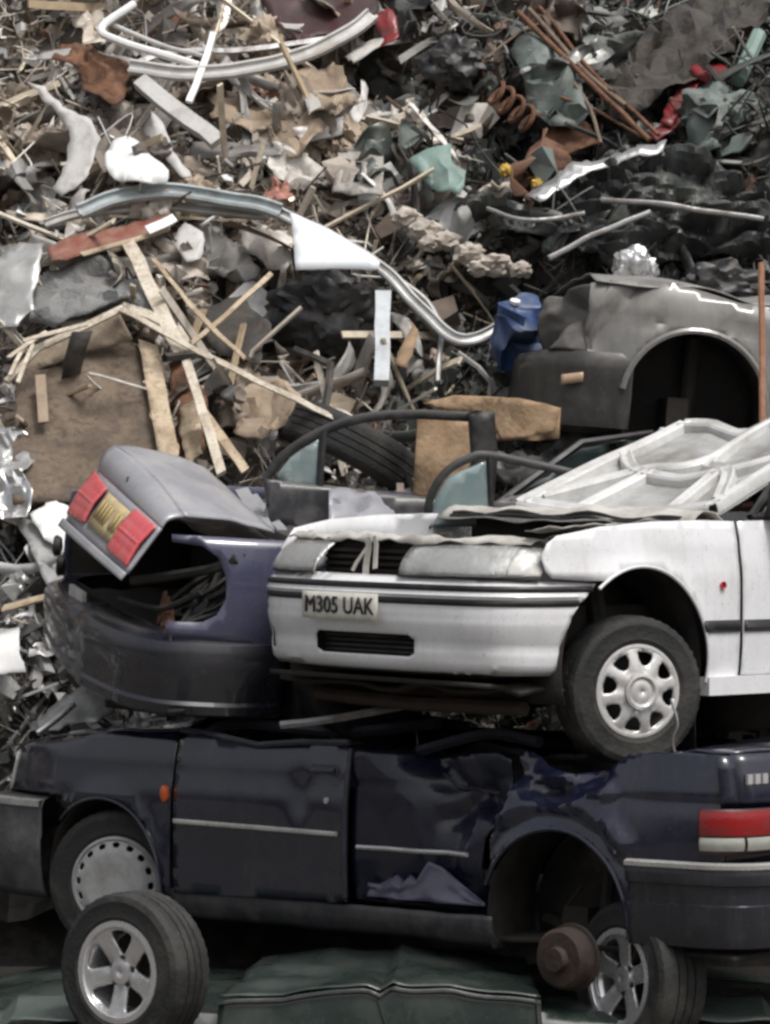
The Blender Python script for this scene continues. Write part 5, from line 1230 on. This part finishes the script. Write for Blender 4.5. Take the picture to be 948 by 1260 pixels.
lump('grey_gearbox', 'grey gearbox casing at the top centre', 'gearbox', 560, 78, .17, .13, .13, 'dark_metal', .30, .45, 2.2, 51)
beam('green_pipe', 'short pale green pipe standing at the right edge', 'pipe', [(908, 100, .46), (934, 42, .44)], 'mint', .085, .08, .45, 'tube', 4, .0)
for i, pts in enumerate(([(636, 14), (700, 76), (800, 172)], [(650, 10), (716, 84), (770, 130)], [(664, 8), (730, 90), (812, 166)], [(700, 92), (724, 130), (740, 176)], [(690, 120), (732, 136), (796, 170)], [(600, 70), (640, 40), (690, 20)])):
    beam('rusty_rod', 'rusty rod in the bundle slanting across the top right', 'rod', pts, 'rod_brown' if i % 2 else 'rust', .030 - .003 * i, .02, .46 - .02 * i, 'tube', 6, group='rusty rods slanting across the top right')
m = MB(); cs = []
for i in range(60):
    a = i / 60 * 2 * math.pi * 4; cs.append(V((.065 * math.cos(a), .065 * math.sin(a), -.16 + .32 * i / 60)))
m.tube(cs, .013, 6); cs_o = m.build('coil_spring', 'rust', None, 0); cs_o.matrix_world = T(*hp(632, 132, .42)) @ Matrix.Rotation(R(-52), 4, 'Y') @ Matrix.Rotation(R(30), 4, 'X')
tag(cs_o, 'rusty coil spring beside the grey green sheet', 'spring')
for i, (pts) in enumerate(([(812, 150), (840, 100), (870, 78), (880, 90), (850, 116), (826, 158)], [(850, 84), (884, 76), (900, 92), (880, 104), (856, 100)], [(800, 168), (826, 140), (836, 152), (812, 178)])):
    sheet('red_panel_scrap', ('long torn red panel below the dark sloping slab', 'small red shred beside the pale green pipe', 'lowest red shred above the steel flange')[i], 'red panel', pts, 'red_scrap', .36, .001, .001, .05, 1.5, res=6)
sheet('red_corner_scrap', 'small red scrap at the top edge between maroon panel and gearbox', 'red panel', [(462, 20), (486, 14), (492, 44), (470, 52)], 'red_scrap', .26, .001, .001, .04, 1.5, res=6)
for i, (px, py) in enumerate(((622, 210), (661, 228))):
    lump('yellow_scrap', ('yellow scrap nearest the coil spring', 'lower yellow scrap at the tip of the steel flange')[i], 'plastic scrap', px, py, .03, .03, .035, 'yellow_bit', .46, .4, 3, i, sub=3)
# --- right edge pole
pole = beam('rusty_pole', 'rusty upright pole at the right edge beside the grey car', 'pole', [(937, 325, 1.75), (939, 560, 1.8)], 'rust_pole', .032, .03, 1.0, 'tube', 6, .004)
# --- lower left silver scrap
for (nm, lb, ct, pts, m_, off, gx, gy, amp, fr) in (
    ('foil_sack', 'crinkled white foil sack at the left edge below the crate', 'foil', [(-8, 530), (40, 534), (46, 556), (32, 590), (46, 612), (30, 640), (-8, 640)], 'foil', .52, .001, .001, .08, 1.6),
    ('white_door_panel', 'white panel behind the violet boot lid', 'panel', [(38, 632), (66, 612), (86, 622), (96, 650), (98, 690), (74, 676), (50, 656)], 'plastic_white', .60, .001, .001, .02, .8),
    ('grey_hinge_panel', 'grey slanting panel left of the violet bumper', 'panel', [(20, 640), (44, 640), (80, 690), (86, 716), (60, 724), (46, 690)], 'silver_sheet', .56, .001, .001, .02, .8),
    ('white_block', 'white block at the left edge below the violet bumper', 'block', [(-8, 776), (26, 772), (30, 826), (-8, 834)], 'plastic_white', .50, .001, .001, .02, .8),
    ('silver_offcut', 'large bent silver panel above the blue bonnet', 'panel', [(44, 888), (70, 862), (112, 838), (140, 840), (144, 872), (120, 888), (80, 896), (50, 902)], 'silver_sheet', .62, .0012, .002, .03, .8),
    ('crinkled_foil', 'crinkled foil sheet by the blue windscreen pillar', 'foil', [(160, 888), (172, 852), (200, 868), (248, 874), (240, 890), (200, 898)], 'foil', .70, .001, .002, .07, 1.8)):
    sheet(nm, lb, ct, pts, m_, off, gx, gy, amp, fr, res=6)
beam('silver_strut', 'bright strut slanting up along the silver panel', 'strut', [(46, 902, .72), (92, 866, .74)], 'foil', .03, .02, .74, 'tube', 4)
beam('tan_stick', 'tan stick at the left edge below the violet bumper corner', 'stick', [(4, 748, .6), (60, 736, .6)], 'wood_pale', .03, .02, .6)

# --- loose door frames on the stack behind the white car
def door_frame(name, label, Y0, Y1, x0, x1, frame_pts, glass_pts, div, panel_pts, wd):
    mid = at((x0 + x1) / 2, 600, (Y0 + Y1) / 2)
    d = thing(name, label, 'car door', T(*mid)); im = T(*mid).inverted()
    f = lambda px, py, o=0: im @ at(px, py, Y0 + (Y1 - Y0) * (px - x0) / (x1 - x0) - o)
    m = MB(); m.tube([f(*p) for p in frame_pts], wd, 8, sq=.5); m.build('window_frame', 'black_plastic', d)
    m = MB(); m.tube([f(*p) for p in div], wd * .8, 6); m.build('window_divider', 'black_plastic', d)
    m = MB(); m.panel(glass_pts, lambda u, v: f(u, v), res=12); m.build('quarter_glass', 'dusty_glass', d, .005)
    m = MB(); m.panel(panel_pts, lambda u, v: f(u, v) + V((0, .02 * N((u * .02, v * .03, 0), 1), 0)), res=10); m.build('door_skin', 'door_dark', d, .05)
    return d, f
fp = [(p.x, p.y) for p in smooth_curve([(326, 592, 0), (348, 562, 0), (390, 534, 0), (440, 516, 0), (500, 510, 0), (560, 512, 0), (592, 514, 0)], 6)]
d1, f1 = door_frame('car_door', 'black rear door frame with a triangular quarter glass, behind the violet car', 1.95, 2.15, 326, 606, fp, [(340, 584), (360, 560), (396, 538), (392, 600), (345, 596)], [(398, 530), (393, 602)],
    [(326, 590), (400, 600), (500, 612), (600, 618), (604, 660), (400, 660), (330, 640)], .024)
m = MB(); m.tube([f1(326, 594), f1(400, 602), f1(520, 616), f1(600, 622)], .02, 6, sq=.8); m.build('waist_rail', 'black_plastic', d1)
m = MB(); m.panel([(576, 508), (608, 506), (612, 560), (606, 640), (578, 640), (580, 560)], lambda u, v: f1(u, v, .02), res=9); m.build('door_pillar', 'black_plastic', d1, .03)
fp = [(p.x, p.y) for p in smooth_curve([(526, 650, 0), (530, 612, 0), (548, 582, 0), (575, 565, 0), (600, 560, 0), (660, 572, 0), (740, 590, 0)], 6)]
d2, f2 = door_frame('car_door', 'second dark door frame with dusty triangular glass, just behind the white bonnet edge', 1.55, 1.75, 526, 760, fp, [(530, 648), (536, 612), (552, 586), (600, 566), (604, 648)], [(602, 562), (606, 650)],
    [(606, 618), (660, 604), (740, 596), (756, 650), (606, 660)], .02)
sheet('crumpled_liner', 'crumpled dark liner behind the white bonnet, under the grey car', 'liner', [(608, 560), (660, 556), (700, 520), (740, 512), (770, 548), (780, 580), (700, 600), (620, 600)], 'dark_metal', .80, .001, .001, .12, 1.0)

# odds and ends between the cars
beam('loose_tie_rod', 'thin steel rod lying on the blue car roof under the white car', 'rod', [], 'steel') if 0 else None
m = MB(); m.tube(smooth_curve([at(346, 892, .75), at(400, 886, .7), at(470, 874, .65), at(530, 862, .7)], 6), .018, 6); tag(m.build('loose_rod', 'steel'), 'long steel rod lying on the blue car below the white bumper', 'rod')

# ------------------------------------------------------------------ the scrap itself
rnd = random.Random(11)
WARM = [((.52, .46, .39), 6), ((.40, .35, .30), 5), ((.68, .64, .59), 6), ((.80, .79, .76), 4), ((.30, .295, .285), 4), ((.14, .105, .08), 4), ((.055, .05, .046), 5), ((.17, .085, .055), 1.2), ((.40, .325, .24), 2)]
DARK = [((.036, .039, .038), 8), ((.085, .098, .09), 5), ((.15, .16, .15), 3), ((.28, .28, .27), 1.5), ((.10, .06, .04), 2.2), ((.16, .08, .05), 1), ((.48, .48, .46), 1.0), ((.13, .16, .15), 2), ((.02, .02, .02), 4)]
SILV = [((.60, .60, .60), 4), ((.42, .42, .41), 4), ((.25, .25, .25), 3), ((.05, .05, .05), 4), ((.75, .75, .74), 2.5), ((.30, .25, .19), 1)]
def pick(pal):
    t = rnd.uniform(0, sum(w_ for _, w_ in pal))
    for c, w_ in pal:
        t -= w_
        if t <= 0: break
    k = rnd.uniform(.75, 1.2)
    return tuple(min(.82, x * k) for x in c)
def palette(p):
    if p.z < 2.75 and p.x < 0: return SILV
    b = p.x + .35 * N(p, .9, 3) - .10 - .10 * (p.z - 4)
    return WARM if b < rnd.uniform(-.2, .3) else DARK
NRM = V((0, -.78, .62))
def rand_frame(p, flat=.6, s=1.0):
    """pieces mostly lie along the slope, some stick out"""
    z = (NRM * flat + V((rnd.uniform(-1, 1), rnd.uniform(-1, 1), rnd.uniform(-1, 1)))).normalized()
    a = rnd.uniform(0, 6.283); x = z.orthogonal().normalized(); y = z.cross(x)
    x, y = x * math.cos(a) + y * math.sin(a), y * math.cos(a) - x * math.sin(a)
    M = Matrix((x, y, z)).transposed().to_4x4(); M.translation = p
    return M @ Matrix.Scale(s, 4)
def g_sheet(m, M, t, mi, L=1, W_=.6, nu=6, nv=5):
    sd = rnd.uniform(0, 90); cut = rnd.uniform(0, .5); am = rnd.uniform(.08, .3); cv = rnd.uniform(-.5, .5)
    m.grid(lambda u, v: V(((u - .5) * L * (1 - cut * v) + .16 * N((u, v, 1), 3.1, sd), (v - .5) * W_ + .16 * N((u, v, 2), 3.3, sd), am * (1.6 * N((u, v, 0), 2.4, sd) + 1.2 * abs(N((u, v, 0), 5, sd))) + cv * (u - .5) ** 2 * 1.5)), nu, nv, mi, t, rnd.random() < .6, M)
def g_rod(m, M, t, mi, r=.03):
    b = rnd.uniform(-.2, .2); b2 = rnd.uniform(-.2, .2)
    m.tube([(-.5, 0, 0), (-.17, b, b2 * .5), (.17, b * .8, b2), (.5, 0, 0)], r, 5, mi, t, M)
def g_wire(m, M, t, mi, r=.012):
    P = [V((rnd.uniform(-.5, .5), rnd.uniform(-.5, .5), rnd.uniform(-.25, .25))) for _ in range(4)]
    m.tube(smooth_curve(P, 5), r, 4, mi, t, M)
def g_sliver(m, M, t, mi):
    w_ = rnd.uniform(.03, .1); m.box((0, 0, 0), (w_ * .5, w_, 1), M @ Matrix.Rotation(R(90), 4, 'Y'), mi, t, taper=rnd.uniform(.3, 1))
def g_strip(m, M, t, mi, wd=.12):
    c1, c2, tw = rnd.uniform(-1.4, 1.4), rnd.uniform(-1, 1), rnd.uniform(-1.5, 1.5)
    m.grid(lambda u, v: V(((u - .5), (v - .5) * wd * math.cos(tw * u) + c2 * (u - .5) ** 2, (v - .5) * wd * math.sin(tw * u) + c1 * (u - .5) ** 2 * .6)), 7, 1, mi, t, True, M)
def g_chunk(m, M, t, mi):
    s_ = rnd.uniform(0, 60); q = []
    for a in (-1, 1):
        for b in (-1, 1):
            for c in (-1, 1): q.append(V((a * .4 + rnd.uniform(-.2, .2), b * .3 + rnd.uniform(-.2, .2), c * .25 + rnd.uniform(-.15, .15))))
    m.add(q, [(0, 1, 3, 2), (4, 6, 7, 5), (0, 4, 5, 1), (2, 3, 7, 6), (0, 2, 6, 4), (1, 5, 7, 3)], mi, t, False, M)
def scrap_at(x, z, o): return slope_point(x, z) + NRM * o

heap = MB()
gr_ = MB(); gr_.grid(slope_fn, 150, 90)
for f in gr_.f:
    c = gr_.v[f[0]]; wm = palette(c + V((rnd.uniform(-.1, .1), 0, 0))) is WARM
    heap_t = (.17, .145, .118) if wm else (.034, .032, .03)
    k_ = rnd.uniform(.7, 1.25); heap.add([gr_.v[i] for i in f], [(0, 1, 2, 3)], 0, tuple(x * k_ for x in heap_t), False)
def scatter(n, x0, x1, z0, z1, s0, s1):
    for _ in range(n):
        x, z = rnd.uniform(x0, x1), rnd.uniform(z0, z1)
        p = scrap_at(x, z, rnd.uniform(-.04, .14)); pal = palette(p); t = pick(pal)
        s_ = s0 * (s1 / s0) ** (rnd.random() ** 1.5); M = rand_frame(p, rnd.uniform(.2, 1.4), s_)
        k = rnd.random(); mi = 1 if (pal is SILV and k < .6) or rnd.random() < .12 else 0
        if k < .34: g_sheet(heap, M, t, mi)
        elif k < .50: g_rod(heap, rand_frame(p, .2, s_ * 1.7), t, 0, rnd.uniform(.012, .04))
        elif k < .60: g_wire(heap, rand_frame(p, .2, s_ * 1.6), t, 0, rnd.uniform(.006, .018))
        elif k < .74: g_sliver(heap, rand_frame(p, .3, s_ * 1.6), pick([((.58, .50, .38), 3), ((.42, .33, .22), 3), ((.7, .64, .55), 2)]) if pal is WARM else t, 0)
        elif k < .88: g_strip(heap, rand_frame(p, .4, s_ * 1.5), t, mi, rnd.uniform(.06, .22))
        else: g_chunk(heap, M, t, mi)
scatter(9500, -2.7, 2.7, 1.6, 6.3, .035, .22)
scatter(420, -2.5, -1.1, 1.7, 3.0, .08, .26)
scatter(700, -6.3, -2.7, 1.2, 6.3, .12, .4)
def strands(n):
    for _ in range(n):
        x, z = rnd.uniform(-2.6, 2.6), rnd.uniform(1.8, 6.2)
        p = scrap_at(x, z, rnd.uniform(0, .16)); pal = palette(p); t = pick(pal)
        if pal is WARM and rnd.random() < .45: t = pick([((.66, .60, .50), 2), ((.80, .78, .74), 3), ((.50, .43, .33), 2)])
        s_ = rnd.uniform(.14, .55); k = rnd.random(); M = rand_frame(p, .25, s_)
        if k < .55: g_wire(heap, M, t, 0, rnd.uniform(.006, .022) * .3 / s_)
        elif k < .8: g_rod(heap, M, t, 0, rnd.uniform(.008, .022) * .3 / s_)
        else: g_strip(heap, M, t, rnd.random() < .25, rnd.uniform(.03, .10))
strands(1500)
scatter(2600, -2.6, 2.6, 1.7, 6.2, .07, .16)
scatter(6500, -2.6, 2.6, 1.7, 6.2, .018, .06)
scatter(700, 2.7, 6.3, 1.2, 6.3, .12, .4)
hp_o = heap.build('scrap_rubble', ['scrap_tint', 'scrap_shiny', 'mound'], None, 0, 35)
tag(hp_o, 'tall slope of tangled shredded metal, wood and plastic scrap behind the cars', 'scrap heap', None, 'stuff')

# bigger curved trims, foam and shells, each its own thing
def spot(x0, x1, y0, y1, bad):
    for _ in range(60):
        px, py = rnd.uniform(x0, x1), rnd.uniform(y0, y1)
        if not bad(px, py): break
    return px, py
out = lambda px, py: (px > 560 and py > 320) or (py > 540 and px > 80) or (330 < px < 480 and 250 < py < 340) or (20 < px < 220 and 380 < py < 600)
for k in range(34):
    px, py = spot(5, 560, 10, 560, out); q = hp(px, py, 0); p = scrap_at(q.x, q.z, rnd.uniform(.14, .24))
    L = rnd.uniform(.35, .8); bend = rnd.uniform(-.35, .35); wd = rnd.uniform(.05, .13); dp = rnd.uniform(.2, .8); tw = rnd.uniform(-.8, .8)
    m = MB(); t = pick([((.58, .56, .53), 3), ((.40, .38, .355), 3), ((.30, .29, .28), 2), ((.44, .38, .31), 2), ((.68, .66, .64), 1)])
    def fn(u, v):
        a = (v - .5) * 2.4; x = (u - .5) * L; wv = wd * (1 - .35 * u)
        return V((x, math.sin(a + tw * u) * wv * .6 + bend * (2 * u - 1) ** 2 * .35 + .02 * N((u * 4, v * 2, 0), 1, k), math.cos(a + tw * u) * wv * dp * .6 - .25 * abs(bend) * (2 * u - 1) ** 2 + .02 * N((u * 5, v * 3, 0), 1, k + 9)))
    m.grid(fn, 22, 8, 0, t, True, rand_frame(V((0, 0, 0)), 1.1, 1)); o = m.build('plastic_trim', ['scrap_tint'], None, .006, 50); o.location = p
    tag(o, 'curved pale length of car trim half sunk in the left side of the heap', 'trim', 'curved trims in the heap')
for k in range(30):
    px, py = spot(5, 560, 10, 540, out); q = hp(px, py, 0); p = scrap_at(q.x, q.z, rnd.uniform(.06, .16))
    bm = bmesh.new(); bmesh.ops.create_icosphere(bm, subdivisions=4, radius=1); m = MB()
    sx, sy, sz = rnd.uniform(.09, .22), rnd.uniform(.06, .12), rnd.uniform(.05, .12); M = rand_frame(V((0, 0, 0)), .8, 1)
    m.add([M @ (V((v.co.x * sx, v.co.y * sy, v.co.z * sz)) * (1 + .5 * N(v.co, 1.8, k) + .45 * (abs(N(v.co, 3.6, k + 5)) - .2) + .2 * N(v.co, 8, k + 9))) for v in bm.verts], [tuple(v.index for v in f.verts) for f in bm.faces], 0, pick([((.36, .29, .22), 3), ((.26, .21, .165), 3), ((.46, .42, .37), 2), ((.13, .11, .10), 2)])); bm.free()
    o = m.build('foam_lump', ['scrap_tint'], None, 0, 45); o.location = p
    tag(o, 'torn lump of dusty upholstery squashed into the left side of the heap', 'upholstery lump', 'upholstery lumps in the heap')
for k in range(26):
    px, py = spot(470, 943, 8, 330, lambda a, b: (560 < a and 190 < b < 320)); q = hp(px, py, 0); p = scrap_at(q.x, q.z, rnd.uniform(.06, .18))
    m = MB(); t = pick([((.055, .06, .058), 3), ((.10, .115, .105), 4), ((.18, .185, .175), 2), ((.085, .06, .045), 2)]); L, W_ = rnd.uniform(.3, .62), rnd.uniform(.16, .34)
    def fn(u, v):
        x, y = (u - .5) * L, (v - .5) * W_
        n_ = .16 * N((u * 2, v * 2, 0), 1, k * 3) + .16 * abs(N((u * 3.5, v * 2.5, 0), 1, k * 3 + 5)) + .04 * N((u * 9, v * 7, 0), 1, k)
        return V((x + .07 * N((u * 5, v * 5, 2), 1, k), y + .07 * N((u * 5, v * 5, 4), 1, k), n_ * 1.1 - .3 * (u - .5) ** 2))
    m.grid(fn, 20, 14, 0, t, True, rand_frame(V((0, 0, 0)), .9, 1)); o = m.build('crumpled_panel_scrap', ['scrap_shiny' if k % 4 == 0 else 'scrap_tint'], None, .006, 35); o.location = p
    tag(o, 'crumpled dark car panel jammed into the right side of the heap', 'crumpled panel', 'crumpled panels in the heap')

# countable pieces lying on it
KINDS = [
    ('bent_sheet', 'metal sheet', 46, 'crumpled offcut of sheet metal lying loose on the scrap heap', 'sheet metal offcuts on the heap'),
    ('wooden_slat', 'slat', 44, 'broken wooden slat lying loose on the scrap heap', 'loose slats on the heap'),
    ('scrap_pipe', 'pipe', 34, 'thin bent pipe sticking out of the scrap heap', 'thin pipes on the heap'),
    ('metal_strip', 'metal strip', 40, 'twisted metal strip curling out of the scrap heap', 'twisted strips on the heap'),
    ('scrap_block', 'scrap block', 22, 'angular broken block lying on the scrap heap', 'broken blocks on the heap'),
    ('loose_wire', 'wire', 34, 'loop of loose wire trailing over the scrap heap', 'loose wires on the heap')]
for nm, ct, n, lb, gp in KINDS:
    for k in range(n):
        for _try in range(40):
            px, py = rnd.uniform(5, 943), rnd.uniform(5, 640) if rnd.random() < .93 else rnd.uniform(640, 880)
            if py > 560 and px > 90: continue
            if px > 560 and py > 330: continue
            if nm == 'wooden_slat' and px > 520: continue
            break
        q = hp(px, py, 0); p = scrap_at(q.x, q.z, rnd.uniform(.10, .22)); p0 = V((0, 0, 0))
        t = pick(palette(p)); m = MB(); s_ = rnd.uniform(.24, .5)
        M = rand_frame(V((0, 0, 0)), rnd.uniform(.3, 1.3), s_)
        if nm == 'bent_sheet': g_sheet(m, M, t, 0, 1, rnd.uniform(.35, .7), 9, 7); th = .006
        elif nm == 'wooden_slat':
            t = pick([((.60, .52, .40), 3), ((.42, .33, .22), 2), ((.7, .64, .55), 3)]); L = rnd.uniform(.5, 1.0)
            M = rand_frame(V((0, 0, 0)), .5, 1); a = V((-L / 2, 0, 0)); m.bar(a, -a, rnd.uniform(.02, .05), .014, side=(0, 1, 0), seg=5, wob=.015, tint=t); m.v = [M @ v for v in m.v]; th = 0
        elif nm == 'scrap_pipe': g_rod(m, rand_frame(V((0, 0, 0)), .3, rnd.uniform(.4, .9)), t, 0, rnd.uniform(.014, .03)); th = 0
        elif nm == 'metal_strip': g_strip(m, rand_frame(V((0, 0, 0)), .4, rnd.uniform(.4, .8)), t, 0, rnd.uniform(.06, .14)); th = .006
        elif nm == 'scrap_block': g_chunk(m, rand_frame(V((0, 0, 0)), .6, rnd.uniform(.14, .26)), t, 0); th = 0
        else: g_wire(m, rand_frame(V((0, 0, 0)), .4, rnd.uniform(.4, .7)), t, 0, .010); th = 0
        o = m.build(nm, ['scrap_shiny' if nm in ('bent_sheet', 'metal_strip') and rnd.random() < .3 else 'scrap_tint'], None, th, 35)
        o.location = p; tag(o, lb, ct, gp)

m = MB(); m.tube(smooth_curve([at(826, 860, -.16), at(834, 890, -.17), at(828, 912, -.16), at(836, 944, -.15)], 6), .006, 5); tag(m.build('hanging_cable', 'steel'), 'thin cable dangling in front of the white car front tyre', 'cable')
